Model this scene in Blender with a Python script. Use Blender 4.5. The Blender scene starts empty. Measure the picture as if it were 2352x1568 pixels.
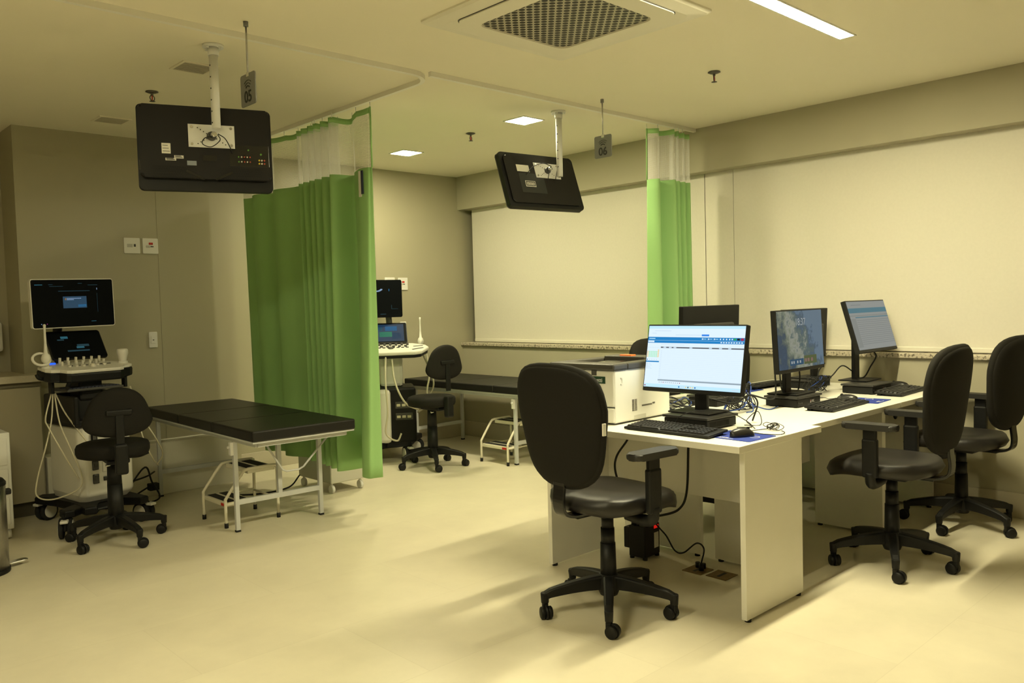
import bpy, bmesh, math, random
from mathutils import Vector, Matrix, Euler
random.seed(7)
C = bpy.context.scene.collection
SC = bpy.context.scene
pi = math.pi

# ------------------------------------------------------------------ camera

YAW, PITCH, ROLL = -0.7550367, -0.0460495, -0.0270966
F = Vector((-math.sin(YAW)*math.cos(PITCH), math.cos(YAW)*math.cos(PITCH), math.sin(PITCH)))
R0 = Vector((math.cos(YAW), math.sin(YAW), 0)); U0 = R0.cross(F)
RR = R0*math.cos(ROLL) + U0*math.sin(ROLL); UU = -R0*math.sin(ROLL) + U0*math.cos(ROLL)
cd = bpy.data.cameras.new('camera'); cam = bpy.data.objects.new('camera', cd); C.objects.link(cam)
cd.sensor_width = 36; cd.lens = 36*1900/2352; cd.clip_start = 0.05
M = Matrix((RR, UU, -F)).transposed().to_4x4(); M.translation = Vector((0, 0, 1.34))
cam.matrix_world = M
SC.camera = cam

# ------------------------------------------------------------------ world, exposure
w = bpy.data.worlds.new('world'); SC.world = w; w.use_nodes = True
w.node_tree.nodes['Background'].inputs[0].default_value = (1, .85, .5, 1)
w.node_tree.nodes['Background'].inputs[1].default_value = 0.02
vs = SC.view_settings
vs.view_transform = 'Standard'; vs.look = 'None'; vs.exposure = 0.12; vs.gamma = 1; vs.use_curve_mapping = False
LIGHT = (1.0, 0.91, 0.56)
STRIP_E, DOWN_E = 280.0, 250.0
CEIL = 2.63

# ------------------------------------------------------------------ materials
def mat(name, col, rough=.5, metal=0., spec=.5, noise=0., nscale=20., bump=0., bscale=200., coat=0., tint=None):
    m = bpy.data.materials.new(name); m.use_nodes = True
    nt = m.node_tree; b = nt.nodes['Principled BSDF']
    b.inputs['Base Color'].default_value = (*col, 1); b.inputs['Roughness'].default_value = rough
    b.inputs['Metallic'].default_value = metal; b.inputs['Specular IOR Level'].default_value = spec
    if coat: b.inputs['Coat Weight'].default_value = coat; b.inputs['Coat Roughness'].default_value = .15
    tc = nt.nodes.new('ShaderNodeTexCoord')
    if noise:
        n = nt.nodes.new('ShaderNodeTexNoise'); n.inputs['Scale'].default_value = nscale; n.inputs['Detail'].default_value = 4
        nt.links.new(tc.outputs['Object'], n.inputs['Vector'])
        r = nt.nodes.new('ShaderNodeMix'); r.data_type = 'RGBA'
        c2 = tint or col
        r.inputs['A'].default_value = (*[max(0, c*(1-noise)) for c in c2], 1)
        r.inputs['B'].default_value = (*[min(1, c*(1+noise)) for c in col], 1)
        nt.links.new(n.outputs['Fac'], r.inputs['Factor']); nt.links.new(r.outputs['Result'], b.inputs['Base Color'])
    if bump:
        n2 = nt.nodes.new('ShaderNodeTexNoise'); n2.inputs['Scale'].default_value = bscale; n2.inputs['Detail'].default_value = 3
        nt.links.new(tc.outputs['Object'], n2.inputs['Vector'])
        bp = nt.nodes.new('ShaderNodeBump'); bp.inputs['Strength'].default_value = bump; bp.inputs['Distance'].default_value = .002
        nt.links.new(n2.outputs['Fac'], bp.inputs['Height']); nt.links.new(bp.outputs['Normal'], b.inputs['Normal'])
    return m
def emit(name, col, s=1.0):
    m = bpy.data.materials.new(name); m.use_nodes = True; nt = m.node_tree; b = nt.nodes['Principled BSDF']
    b.inputs['Base Color'].default_value = (.01, .01, .01, 1); b.inputs['Roughness'].default_value = .5; b.inputs['Specular IOR Level'].default_value = .06
    b.inputs['Emission Color'].default_value = (*col, 1); b.inputs['Emission Strength'].default_value = s
    return m

BLACKP = mat('black plastic', (.007, .007, .007), .5, spec=.3, bump=.15, bscale=400)
BLACKG = mat('gloss black plastic', (.008, .008, .009), .18)
GREYP = mat('dark grey plastic', (.06, .058, .055), .5)
FABRIC = mat('charcoal upholstery', (.013, .012, .010), .8, spec=.2, noise=.35, nscale=350, bump=.4, bscale=600)
VINYL = mat('black vinyl', (.011, .010, .009), .45, spec=.35, noise=.2, nscale=30, bump=.25, bscale=300)
LEATHER = mat('dark leatherette', (.018, .016, .015), .42, spec=.4, noise=.2, nscale=20, bump=.2, bscale=500)
WHITEP = mat('white plastic', (.78, .77, .74), .35, noise=.03, nscale=6)
WHITEM = mat('white painted metal', (.74, .74, .72), .35, noise=.04, nscale=15)
GREYM = mat('grey painted metal', (.56, .57, .57), .4, noise=.04, nscale=15)
CREAM = mat('cream painted metal', (.76, .72, .58), .35, noise=.04, nscale=15)
CHROME = mat('chrome', (.7, .7, .7), .15, metal=1)
STEEL = mat('brushed steel', (.45, .44, .42), .3, metal=1, noise=.15, nscale=80)
LAMIN = mat('white laminate', (.80, .78, .70), .38, noise=.03, nscale=8)
LAMEDGE = mat('laminate edge band', (.78, .75, .66), .45)
RUBBER = mat('black rubber', (.01, .01, .01), .8)
GREENC = None
SIGNM = mat('grey sign metal', (.20, .20, .19), .35, metal=.4, noise=.05, nscale=30)
INK = mat('black ink', (.01, .012, .01), .6)
BLUEPAD = mat('blue fabric pad', (.012, .035, .28), .8, noise=.15, nscale=400)
WHITEINK = mat('white ink', (.8, .8, .8), .6)
REDINK = mat('red plastic', (.5, .02, .01), .5)
ORANGE = mat('orange plastic', (.7, .15, .03), .5)
BRASS = mat('dull brass plate', (.22, .15, .06), .45, metal=.7, noise=.3, nscale=60)
PAPER = mat('paper label', (.75, .73, .66), .7, noise=.1, nscale=200)
BLUECAB = mat('blue cable jacket', (.012, .05, .28), .5)
CLEARC = mat('pale cable jacket', (.62, .58, .44), .4)
CEILM = mat('ceiling paint', (.86, .81, .66), .85, noise=.015, nscale=3)
WALLM = None

def nodes_of(m): return m.node_tree.nodes, m.node_tree.links

def wall_material():
    m = mat('beige melamine panel', (.40, .372, .265), .38, noise=.03, nscale=2.5, bump=.05, bscale=90)
    return m
WALLM = wall_material()
PAINT = mat('beige wall paint', (.42, .39, .285), .8, noise=.02, nscale=3)
BASEB = mat('pale baseboard', (.50, .455, .35), .5, noise=.02, nscale=5)
PLINTHM = mat('off-white laminate base', (.76, .73, .62), .5, noise=.03, nscale=5)
BLINDM = mat('off-white blind fabric', (.70, .665, .58), .85, noise=.04, nscale=60, bump=.1, bscale=900)

def floor_material():
    m = mat('porcelain floor tile', (.6, .55, .42), .34, spec=.4)
    n, l = nodes_of(m); b = n['Principled BSDF']
    tc = [x for x in n if x.type == 'TEX_COORD'][0]
    br = n.new('ShaderNodeTexBrick'); br.offset = .5
    br.inputs['Scale'].default_value = 1; br.inputs['Brick Width'].default_value = 1.2; br.inputs['Row Height'].default_value = .6
    br.inputs['Mortar Size'].default_value = .0018; br.inputs['Mortar Smooth'].default_value = .3
    br.inputs['Color1'].default_value = (.70, .645, .50, 1); br.inputs['Color2'].default_value = (.665, .61, .472, 1)
    br.inputs['Mortar'].default_value = (.63, .575, .44, 1)
    l.new(tc.outputs['Object'], br.inputs['Vector'])
    nz = n.new('ShaderNodeTexNoise'); nz.inputs['Scale'].default_value = 2.2; nz.inputs['Detail'].default_value = 8; nz.inputs['Roughness'].default_value = .65
    l.new(tc.outputs['Object'], nz.inputs['Vector'])
    mr = n.new('ShaderNodeMapRange'); mr.inputs[1].default_value = .35; mr.inputs[2].default_value = .7; mr.inputs[3].default_value = .93; mr.inputs[4].default_value = 1.05
    l.new(nz.outputs['Fac'], mr.inputs[0])
    mx = n.new('ShaderNodeMix'); mx.data_type = 'RGBA'; mx.blend_type = 'MULTIPLY'; mx.inputs['Factor'].default_value = 1
    l.new(br.outputs['Color'], mx.inputs['A']); l.new(mr.outputs[0], mx.inputs['B']); l.new(mx.outputs['Result'], b.inputs['Base Color'])
    return m
FLOORM = floor_material()

def granite():
    m = mat('speckled granite', (.5, .45, .35), .3)
    n, l = nodes_of(m); b = n['Principled BSDF']; tc = [x for x in n if x.type == 'TEX_COORD'][0]
    v = n.new('ShaderNodeTexVoronoi'); v.inputs['Scale'].default_value = 90
    l.new(tc.outputs['Object'], v.inputs['Vector'])
    r = n.new('ShaderNodeValToRGB'); e = r.color_ramp.elements
    e[0].position = .15; e[0].color = (.12, .10, .07, 1); e[1].position = .42; e[1].color = (.55, .49, .38, 1)
    nz = n.new('ShaderNodeTexNoise'); nz.inputs['Scale'].default_value = 60; nz.inputs['Detail'].default_value = 4
    l.new(tc.outputs['Object'], nz.inputs['Vector'])
    l.new(nz.outputs['Fac'], r.inputs['Fac']); e[0].position = .36; e[1].position = .5
    l.new(r.outputs['Color'], b.inputs['Base Color'])
    return m
GRANITE = granite()

def green_cloth():
    m = mat('green curtain cloth', (.35, .60, .24), .75, spec=.2, noise=.10, nscale=500)
    n, l = nodes_of(m); b = n['Principled BSDF']; out = n['Material Output']
    tr = n.new('ShaderNodeBsdfTranslucent'); tr.inputs['Color'].default_value = (.36, .64, .24, 1)
    mx = n.new('ShaderNodeMixShader'); mx.inputs[0].default_value = .10
    l.new(b.outputs[0], mx.inputs[1]); l.new(tr.outputs[0], mx.inputs[2]); l.new(mx.outputs[0], out.inputs['Surface'])
    return m
GREENC = green_cloth()
def net_cloth():
    m = mat('white curtain net', (.74, .73, .70), .8)
    n, l = nodes_of(m); b = n['Principled BSDF']; out = n['Material Output']
    uv = n.new('ShaderNodeTexCoord')
    mp = n.new('ShaderNodeMapping'); mp.inputs['Scale'].default_value = (150, 140, 1)
    l.new(uv.outputs['UV'], mp.inputs['Vector'])
    br = n.new('ShaderNodeTexVoronoi'); br.feature = 'F1'; br.inputs['Scale'].default_value = 1; br.inputs['Randomness'].default_value = .15
    l.new(mp.outputs[0], br.inputs['Vector'])
    gt = n.new('ShaderNodeMath'); gt.operation = 'GREATER_THAN'; gt.inputs[1].default_value = .34
    l.new(br.outputs['Distance'], gt.inputs[0])
    ad = n.new('ShaderNodeMath'); ad.operation = 'MULTIPLY_ADD'; ad.inputs[1].default_value = .62; ad.inputs[2].default_value = .10
    l.new(gt.outputs[0], ad.inputs[0])
    tp = n.new('ShaderNodeBsdfTransparent')
    mx = n.new('ShaderNodeMixShader'); l.new(ad.outputs[0], mx.inputs[0])
    l.new(tp.outputs[0], mx.inputs[1]); l.new(b.outputs[0], mx.inputs[2]); l.new(mx.outputs[0], out.inputs['Surface'])
    return m
NET = net_cloth()
def dots(name, base, hole, pitch, rad):
    """hexagonal perforation, pitch in metres, on the object's XY plane"""
    m = mat(name, base, .5); n, l = nodes_of(m); b = n['Principled BSDF']; tc = [x for x in n if x.type == 'TEX_COORD'][0]
    sp = n.new('ShaderNodeSeparateXYZ'); l.new(tc.outputs['Object'], sp.inputs[0])
    def mth(op, a, bb=None, c=None):
        k = n.new('ShaderNodeMath'); k.operation = op
        for i, v in enumerate((a, bb, c)):
            if v is None: continue
            if isinstance(v, (int, float)): k.inputs[i].default_value = v
            else: l.new(v, k.inputs[i])
        return k.outputs[0]
    def lattice(ox, oy):
        x = mth('SUBTRACT', mth('FRACT', mth('ADD', mth('DIVIDE', sp.outputs[0], pitch), 100+ox)), .5)
        y = mth('SUBTRACT', mth('FRACT', mth('ADD', mth('DIVIDE', sp.outputs[1], pitch), 100+oy)), .5)
        return mth('SQRT', mth('ADD', mth('MULTIPLY', x, x), mth('MULTIPLY', y, y)))
    d = mth('MINIMUM', lattice(0, 0), lattice(.5, .5))
    f = mth('LESS_THAN', d, rad/pitch)
    mx = n.new('ShaderNodeMix'); mx.data_type = 'RGBA'; l.new(f, mx.inputs['Factor'])
    mx.inputs['A'].default_value = (*base, 1); mx.inputs['B'].default_value = (*hole, 1)
    l.new(mx.outputs['Result'], b.inputs['Base Color'])
    return m
PERF = dots('perforated grille', (.42, .39, .31), (.012, .011, .009), .046, .0135)
VSLOT = mat('vent slots', (.003, .003, .003), .8)
VENTPERF = dots('vented black plastic', (.03, .028, .027), (.004, .004, .004), .012, .0035)

# ------------------------------------------------------------------ mesh building
class MB:
    def __init__(s): s.bm = bmesh.new(); s.mats = []; s.uv = None
    def slot(s, m):
        if m is None: return 0
        if m not in s.mats: s.mats.append(m)
        return s.mats.index(m)
    def add(s, tmp, M=None, m=None):
        i = s.slot(m)
        if M is not None: bmesh.ops.transform(tmp, matrix=M, verts=tmp.verts)
        vm = {v: s.bm.verts.new(v.co) for v in tmp.verts}
        for f in tmp.faces:
            try:
                nf = s.bm.faces.new([vm[v] for v in f.verts]); nf.material_index = i; nf.smooth = f.smooth
            except ValueError: pass
        tmp.free(); return s
    def box(s, lo, hi, bev=0, m=None, M=None, seg=2):
        t = bmesh.new(); bmesh.ops.create_cube(t, size=1)
        c = [(a+b)/2 for a, b in zip(lo, hi)]; d = [abs(b-a) for a, b in zip(lo, hi)]
        bmesh.ops.scale(t, vec=d, verts=t.verts); bmesh.ops.translate(t, vec=c, verts=t.verts)
        if bev:
            bmesh.ops.bevel(t, geom=t.edges[:]+t.verts[:], offset=min(bev, min(d)*.49), segments=seg, profile=.5, affect='EDGES')
        return s.add(t, M, m)
    def cbox(s, c, d, bev=0, m=None, M=None, seg=2):
        return s.box([a-b/2 for a, b in zip(c, d)], [a+b/2 for a, b in zip(c, d)], bev, m, M, seg)
    def cyl(s, p0, p1, r0, r1=None, n=20, m=None, M=None, caps=True):
        r1 = r0 if r1 is None else r1
        p0, p1 = Vector(p0), Vector(p1); d = p1-p0; L = d.length
        t = bmesh.new(); bmesh.ops.create_cone(t, cap_ends=caps, segments=n, radius1=r0, radius2=r1, depth=L)
        for f in t.faces: f.smooth = len(f.verts) == 4
        q = Vector((0, 0, 1)).rotation_difference(d.normalized()).to_matrix().to_4x4()
        q.translation = (p0+p1)/2
        bmesh.ops.transform(t, matrix=q, verts=t.verts)
        return s.add(t, M, m)
    def sph(s, c, r, m=None, M=None, n=16, sc=(1, 1, 1)):
        t = bmesh.new(); bmesh.ops.create_uvsphere(t, u_segments=n, v_segments=max(6, n//2), radius=r)
        for f in t.faces: f.smooth = True
        bmesh.ops.scale(t, vec=sc, verts=t.verts); bmesh.ops.translate(t, vec=c, verts=t.verts)
        return s.add(t, M, m)
    def lathe(s, prof, n=28, m=None, M=None):
        t = bmesh.new(); rings = []
        for r, z in prof:
            rings.append([t.verts.new((r*math.cos(2*pi*k/n), r*math.sin(2*pi*k/n), z)) for k in range(n)])
        for a, b in zip(rings, rings[1:]):
            for k in range(n):
                f = t.faces.new((a[k], a[(k+1) % n], b[(k+1) % n], b[k])); f.smooth = True
        t.faces.new(rings[0][::-1]); t.faces.new(rings[-1])
        return s.add(t, M, m)
    def prism(s, pts, z0, z1, bev=0, m=None, M=None, smooth=False, seg=2):
        """polygon in XY extruded along Z"""
        t = bmesh.new()
        a = [t.verts.new((x, y, z0)) for x, y in pts]; b = [t.verts.new((x, y, z1)) for x, y in pts]
        k = len(pts)
        t.faces.new(a[::-1]); t.faces.new(b)
        for i in range(k):
            f = t.faces.new((a[i], a[(i+1) % k], b[(i+1) % k], b[i])); f.smooth = smooth
        if bev:
            e = [e for e in t.edges if (e.verts[0].co.z == e.verts[1].co.z)]
            bmesh.ops.bevel(t, geom=e, offset=bev, segments=seg, profile=.5, affect='EDGES')
        return s.add(t, M, m)
    def tube(s, pts, r, n=8, m=None, M=None, closed=False, radii=None):
        P = [Vector(p) for p in pts]; t = bmesh.new(); rings = []; N = len(P)
        up = None
        for i, p in enumerate(P):
            if closed: d = P[(i+1) % N]-P[i-1]
            else: d = (P[min(i+1, N-1)]-P[max(i-1, 0)])
            d.normalize()
            if up is None:
                up = d.orthogonal().normalized()
            else:
                up = (up-d*up.dot(d));
                if up.length < 1e-6: up = d.orthogonal()
                up.normalize()
            sd = d.cross(up)
            rr = radii[i] if radii else r
            rings.append([t.verts.new(p+(up*math.cos(2*pi*k/n)+sd*math.sin(2*pi*k/n))*rr) for k in range(n)])
        rng = range(N) if closed else range(N-1)
        for i in rng:
            a, b = rings[i], rings[(i+1) % N]
            for k in range(n):
                f = t.faces.new((a[k], a[(k+1) % n], b[(k+1) % n], b[k])); f.smooth = True
        if not closed:
            t.faces.new(rings[0][::-1]); t.faces.new(rings[-1])
        return s.add(t, M, m)
    def quad(s, a, b, c, d, m=None):
        vs_ = [s.bm.verts.new(p) for p in (a, b, c, d)]
        f = s.bm.faces.new(vs_); f.material_index = s.slot(m); return s
    def build(s, name, m=None, parent=None, loc=None, smooth_angle=None):
        if m is not None and not s.mats: s.mats = [m]
        bmesh.ops.recalc_face_normals(s.bm, faces=s.bm.faces)
        me = bpy.data.meshes.new(name); s.bm.to_mesh(me); s.bm.free()
        for q in s.mats: me.materials.append(q)
        o = bpy.data.objects.new(name, me); C.objects.link(o)
        if parent: o.parent = parent
        if loc: o.location = loc
        return o

def T(x=0, y=0, z=0): return Matrix.Translation((x, y, z))
def Rz(a): return Matrix.Rotation(a, 4, 'Z')
def Rx(a): return Matrix.Rotation(a, 4, 'X')
def Ry(a): return Matrix.Rotation(a, 4, 'Y')
def bez(pts, n=8):
    """Catmull-Rom through the points"""
    P = [Vector(p) for p in pts]; out = []
    Q = [P[0]*2-P[1]] + P + [P[-1]*2-P[-2]]
    for i in range(1, len(Q)-2):
        for k in range(n):
            t = k/n; a, b, c, d = Q[i-1], Q[i], Q[i+1], Q[i+2]
            out.append(.5*((2*b)+(c-a)*t+(2*a-5*b+4*c-d)*t*t+(3*b-a-3*c+d)*t**3))
    out.append(P[-1]); return out
def supel(a, b, e, n=40):
    """superellipse outline"""
    o = []
    for k in range(n):
        t = 2*pi*k/n; c, s_ = math.cos(t), math.sin(t)
        o.append((a*math.copysign(abs(c)**(2/e), c), b*math.copysign(abs(s_)**(2/e), s_)))
    return o
def rrect(wd, ht, r, n=5):
    o = []
    for cx, cy, a0 in ((wd/2-r, ht/2-r, 0), (-wd/2+r, ht/2-r, pi/2), (-wd/2+r, -ht/2+r, pi), (wd/2-r, -ht/2+r, 3*pi/2)):
        for k in range(n+1):
            a = a0+pi/2*k/n; o.append((cx+r*math.cos(a), cy+r*math.sin(a)))
    return o

def tag(o, label, cat, group=None, kind=None):
    o['label'] = label; o['category'] = cat
    if group: o['group'] = group
    if kind: o['kind'] = kind
    return o
def thing(name, label, cat, loc=(0, 0, 0), rz=0, group=None):
    o = bpy.data.objects.new(name, None); C.objects.link(o); o.location = loc; o.rotation_euler = (0, 0, rz)
    o.empty_display_size = .05
    return tag(o, label, cat, group)
def struct(name, mb, m=None, label=None, cat=None):
    o = mb.build(name, m); o['kind'] = 'structure'
    o['label'] = label or name.replace('_', ' '); o['category'] = cat or name.split('_')[0]
    return o
def copy_thing(root, loc, rz, label=None, group=None):
    def rec(o, parent):
        c = o.copy(); C.objects.link(c)
        if parent is not None: c.parent = parent
        for ch in kids.get(o.name, []): rec(ch, c)
        return c
    kids = {}
    for o in C.objects:
        if o.parent: kids.setdefault(o.parent.name, []).append(o)
    r = rec(root, None); r.location = loc; r.rotation_euler = (0, 0, rz)
    if label: r['label'] = label
    if group: r['group'] = group
    return r
def text_mesh(txt, size, name, m, parent, M, extrude=.0006, align='CENTER', bold=0):
    cu = bpy.data.curves.new('lettering', 'FONT'); cu.body = txt; cu.size = size; cu.extrude = extrude; cu.offset = bold
    cu.align_x = align; cu.align_y = 'CENTER'
    to = bpy.data.objects.new('lettering', cu); C.objects.link(to)
    dg = bpy.context.evaluated_depsgraph_get(); dg.update()
    me = bpy.data.meshes.new_from_object(to.evaluated_get(dg))
    bpy.data.objects.remove(to, do_unlink=True)
    me.transform(M); me.materials.clear(); me.materials.append(m)
    o = bpy.data.objects.new(name, me); C.objects.link(o)
    if parent: o.parent = parent
    return o

# ------------------------------------------------------------------ room shell
XB, YA1, YA2, YR = 5.44, 6.37, 6.52, 6.74          # window wall, far wall (left bay), far wall (right bay), recess
XL, YN = -2.6, -3.2
struct('floor', MB().box((XL-.1, YN-.1, -.1), (XB+.4, YR+.2, 0)), FLOORM, 'beige porcelain tile floor')
struct('ceiling', MB().box((XL-.1, YN-.1, CEIL), (XB+.4, YR+.2, CEIL+.1)), CEILM, 'cream plastered ceiling')
a1 = MB()
a1.box((1.43, YA1, 0), (2.357, YR+.1, CEIL)); a1.box((2.361, YA1, 0), (2.95, YR+.1, CEIL)); a1.box((2.35, YA1+.003, 0), (2.37, YR, CEIL))
struct('wall_far', a1, WALLM, 'beige panelled wall behind the left bay')
a2 = MB()
a2.box((2.95, YA2, 0), (4.408, YR+.1, CEIL)); a2.box((4.412, YA2, 0), (XB+.3, YR+.1, CEIL)); a2.box((4.4, YA2+.003, 0), (4.42, YR, CEIL))
struct('wall_back', a2, WALLM, 'beige panelled wall behind the right bay')
struct('wall_recess', MB().box((XL, YR, 0), (1.43, YR+.1, CEIL)), PAINT, 'beige wall of the recess over the counter')
struct('wall_left', MB().box((XL-.1, YN, 0), (XL, YR+.1, CEIL)), PAINT, 'beige wall on the near left side')
struct('wall_near', MB().box((XL, YN-.1, 0), (XB+.3, YN, CEIL)), PAINT, 'beige wall behind the camera')
SILL, SOFF = .925, 2.30
struct('wall_window', MB().box((XB, YN, 0), (XB+.3, YA2, SILL)), PAINT, 'beige lower wall below the window sill')
struct('trim_1', MB().box((XB-.02, YN, SOFF), (XB+.3, YA2, CEIL)), PAINT, 'beige soffit band above the window blinds')
struct('trim_2', MB().box((XB-.025, YN, SILL), (XB+.14, YA2-.001, SILL+.03), .004), GRANITE, 'speckled granite sill under the blinds')
win = MB()
GLASSD = mat('night window glass', (.02, .02, .025), .05)
win.box((XB+.2, YN, SILL), (XB+.3, YA2, SOFF))
struct('window_1', win, GLASSD, 'dark window pane behind the roller blinds', 'window')
struct('baseboard_window', MB().box((XB-.012, YN, 0), (XB, YA2, .15), .003), BASEB, 'pale baseboard along the window wall')
struct('baseboard_back', MB().box((2.95, YA2-.012, 0), (XB-.012, YA2, .15), .003), BASEB, 'pale baseboard along the far wall')
pl = MB().box((1.5, 6.2, 0), (2.84, YA1, .385), .004)
struct('trim_3', pl, PLINTHM, 'low off-white plinth under the wall behind the first bed')

# ------------------------------------------------------------------ roller blinds
def blind(y0, y1, label):
    t = thing('roller_blind', label, 'blind', (XB+.1, (y0+y1)/2, SILL+.03), 0, 'roller blinds on the window wall')
    hw = abs(y1-y0)/2
    f = MB(); n = 24
    hh = SOFF-SILL+.02
    f.box((-.004, -hw, .03), (.0, hw, hh))
    f.build('blind_fabric', BLINDM, t)
    MB().box((-.014, -hw+.003, .004), (.008, hw-.003, .036), .006).build('bottom_bar', mat('blind bar', (.72, .69, .6), .5), t)
    MB().cyl((.03, -hw, hh+.02), (.03, hw, hh+.02), .022).build('roller_tube', WHITEM, t)
blind(3.66, 6.43, 'off-white roller blind between the far corner and the green curtain by the window')
blind(-1.0, 3.405, 'wide off-white roller blind behind the desks and monitors')
struct('trim_4', MB().box((XB+.098, 3.41, SILL+.03), (XB+.3, 3.655, SOFF)), BLINDM, 'pale window post between the two blinds')

# ------------------------------------------------------------------ lamps
STRIPM = emit('led diffuser', LIGHT, STRIP_E)
DOWNM = emit('downlight diffuser', LIGHT, DOWN_E)
STRIPDIM = emit('dimmed led diffuser', LIGHT, STRIP_E*.75)
def strip(x0, x1, y, label, m=None):
    t = thing('strip_light', label, 'ceiling light', ((x0+x1)/2, y, CEIL), 0, 'recessed ceiling strip lights')
    L = (x1-x0)/2
    h = MB(); h.box((-L-.012, -.045, -.004), (L+.012, -.036, 0)); h.box((-L-.012, .036, -.004), (L+.012, .045, 0))
    h.box((-L-.012, -.036, -.004), (-L, .036, 0)); h.box((L, -.036, -.004), (L+.012, .036, 0))
    h.build('lamp_trim', WHITEM, t)
    MB().box((-L, -.036, -.002), (L, .036, -.0002)).build('diffuser', m or STRIPM, t)
strip(2.75, 4.14, 1.89, 'long bright strip light in the ceiling above the desks')
strip(-.9, .5, 1.89, 'unseen strip light added in the ceiling left of the camera', STRIPDIM)  # lamp out of view, added to brighten the left bay and the curtain folds
def downlight(x, y, label):
    t = thing('square_downlight', label, 'ceiling light', (x, y, CEIL), 0, 'square ceiling downlights')
    h = MB(); s_ = .105
    for a, b in (((-s_, -s_), (s_, -s_+.012)), ((-s_, s_-.012), (s_, s_)), ((-s_, -s_+.012), (-s_+.012, s_-.012)), ((s_-.012, -s_+.012), (s_, s_-.012))):
        h.box((*a, -.006), (*b, 0))
    h.build('lamp_trim', WHITEM, t)
    MB().box((-s_+.012, -s_+.012, -.004), (s_-.012, s_-.012, -.0005)).build('diffuser', DOWNM, t)
downlight(4.145, 4.22, 'lit square downlight near the hanging television on the right')
downlight(4.20, 5.70, 'lit square downlight near the far corner right of the green curtain')

# ------------------------------------------------------------------ ceiling fittings
ACFLAP = mat('air conditioner flap', (.80, .77, .66), .6, spec=.2)
def cassette():
    t = thing('air_conditioner', 'white square ceiling air conditioner with a perforated centre grille', 'air conditioner', (2.81, 2.575, CEIL))
    p = MB()
    S, z = .472, -.022
    out = rrect(2*S, 2*S, .03, 4); inn = rrect(2*S-.03, 2*S-.03, .03, 4)
    b = p.bm
    def ring(pts, z): return [b.verts.new((x, y, z)) for x, y in pts]
    rings = [ring(out, 0), ring(out, -.008), ring(rrect(2*S-.03, 2*S-.03, .03, 4), -.016), ring(rrect(.80, .80, .05, 4), -.026), ring(rrect(.57, .57, .05, 4), -.03), ring(rrect(.565, .565, .05, 4), -.022)]
    for q, r_ in zip(rings, rings[1:]):
        for k in range(len(q)): b.faces.new((q[k], q[(k+1) % len(q)], r_[(k+1) % len(q)], r_[k]))
    b.faces.new(rings[0])
    p.build('fascia_panel', mat('air conditioner plastic', (.80, .77, .66), .6, spec=.2), t)
    MB().prism(rrect(.566, .566, .05, 4), -.023, -.020).build('return_grille', PERF, t)
    for a in range(4):                                               # four air outlets round the grille
        f = MB(); Mx = Rz(a*pi/2); dz = -.002 if a in (1, 2) else .0035
        outl = rrect(.62, .095, .045, 6)
        f.prism([(x, y+.345) for x, y in outl], -.0315+dz, -.0255+dz, .002, ACFLAP, Mx)
        f.build('louvre_flap', None, t)
        if a in (1, 2): MB().prism([(x*1.012, y*1.09+.345) for x, y in outl], -.0285, -.0265, 0, GREYP, Mx).build('outlet_slot', None, t)
cassette()

DARKMET = mat('dull dark metal', (.13, .12, .11), .4, metal=.8)
def sprinkler(x, y, label):
    t = thing('fire_sprinkler', label, 'sprinkler', (x, y, CEIL), .4, 'fire sprinklers in the ceiling')
    MB().lathe([(.012, -.001), (.034, -.001), (.036, -.004), (.022, -.010), (.012, -.012)]).build('escutcheon', DARKMET, t)
    f = MB(); f.cyl((0, 0, 0), (0, 0, -.024), .008, .007)
    for s_ in (-1, 1): f.tube(bez([(s_*.006, 0, -.022), (s_*.016, 0, -.034), (s_*.013, 0, -.048), (0, 0, -.056)], 4), .003)
    f.build('sprinkler_frame', DARKMET, t)
    MB().cyl((0, 0, -.024), (0, 0, -.052), .0035).build('glass_bulb', REDINK, t)
    MB().lathe([(.003, -.055), (.015, -.056), (.017, -.058), (.003, -.060)]).build('deflector', DARKMET, t)
sprinkler(4.158, 2.672, 'small metal sprinkler head in the ceiling near the bright strip light')
sprinkler(4.129, 4.781, 'small metal sprinkler head between the two square downlights')
sprinkler(1.85, 4.971, 'small metal sprinkler head above the left hanging television')

def vent(x, y, sx, sy, label):
    t = thing('ceiling_vent', label, 'vent', (x, y, CEIL), 0, 'ceiling air vents')
    f = MB(); a, b = sx/2, sy/2; e = .014
    f.box((-a, -b, -.006), (a, -b+e, 0)); f.box((-a, b-e, -.006), (a, b, 0)); f.box((-a, -b+e, -.006), (-a+e, b-e, 0)); f.box((a-e, -b+e, -.006), (a, b-e, 0))
    f.build('frame', CEILM, t)
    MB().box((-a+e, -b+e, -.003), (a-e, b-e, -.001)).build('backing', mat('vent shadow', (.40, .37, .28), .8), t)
    g = MB()
    k = 7
    for i in range(k):
        yy = -b+e+(i+.5)*(sy-2*e)/k
        g.box((-a+e, yy-.005, -.006), (a-e, yy+.004, -.003), 0, None, None)
    g.build('louvre_slats', mat('vent slat', (.52, .48, .37), .6), t)
vent(1.845, 4.355, .19, .19, 'square ceiling vent beside the pole of the left television')
vent(1.905, 5.855, .20, .19, 'square ceiling vent near the far wall above the left bed')

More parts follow.
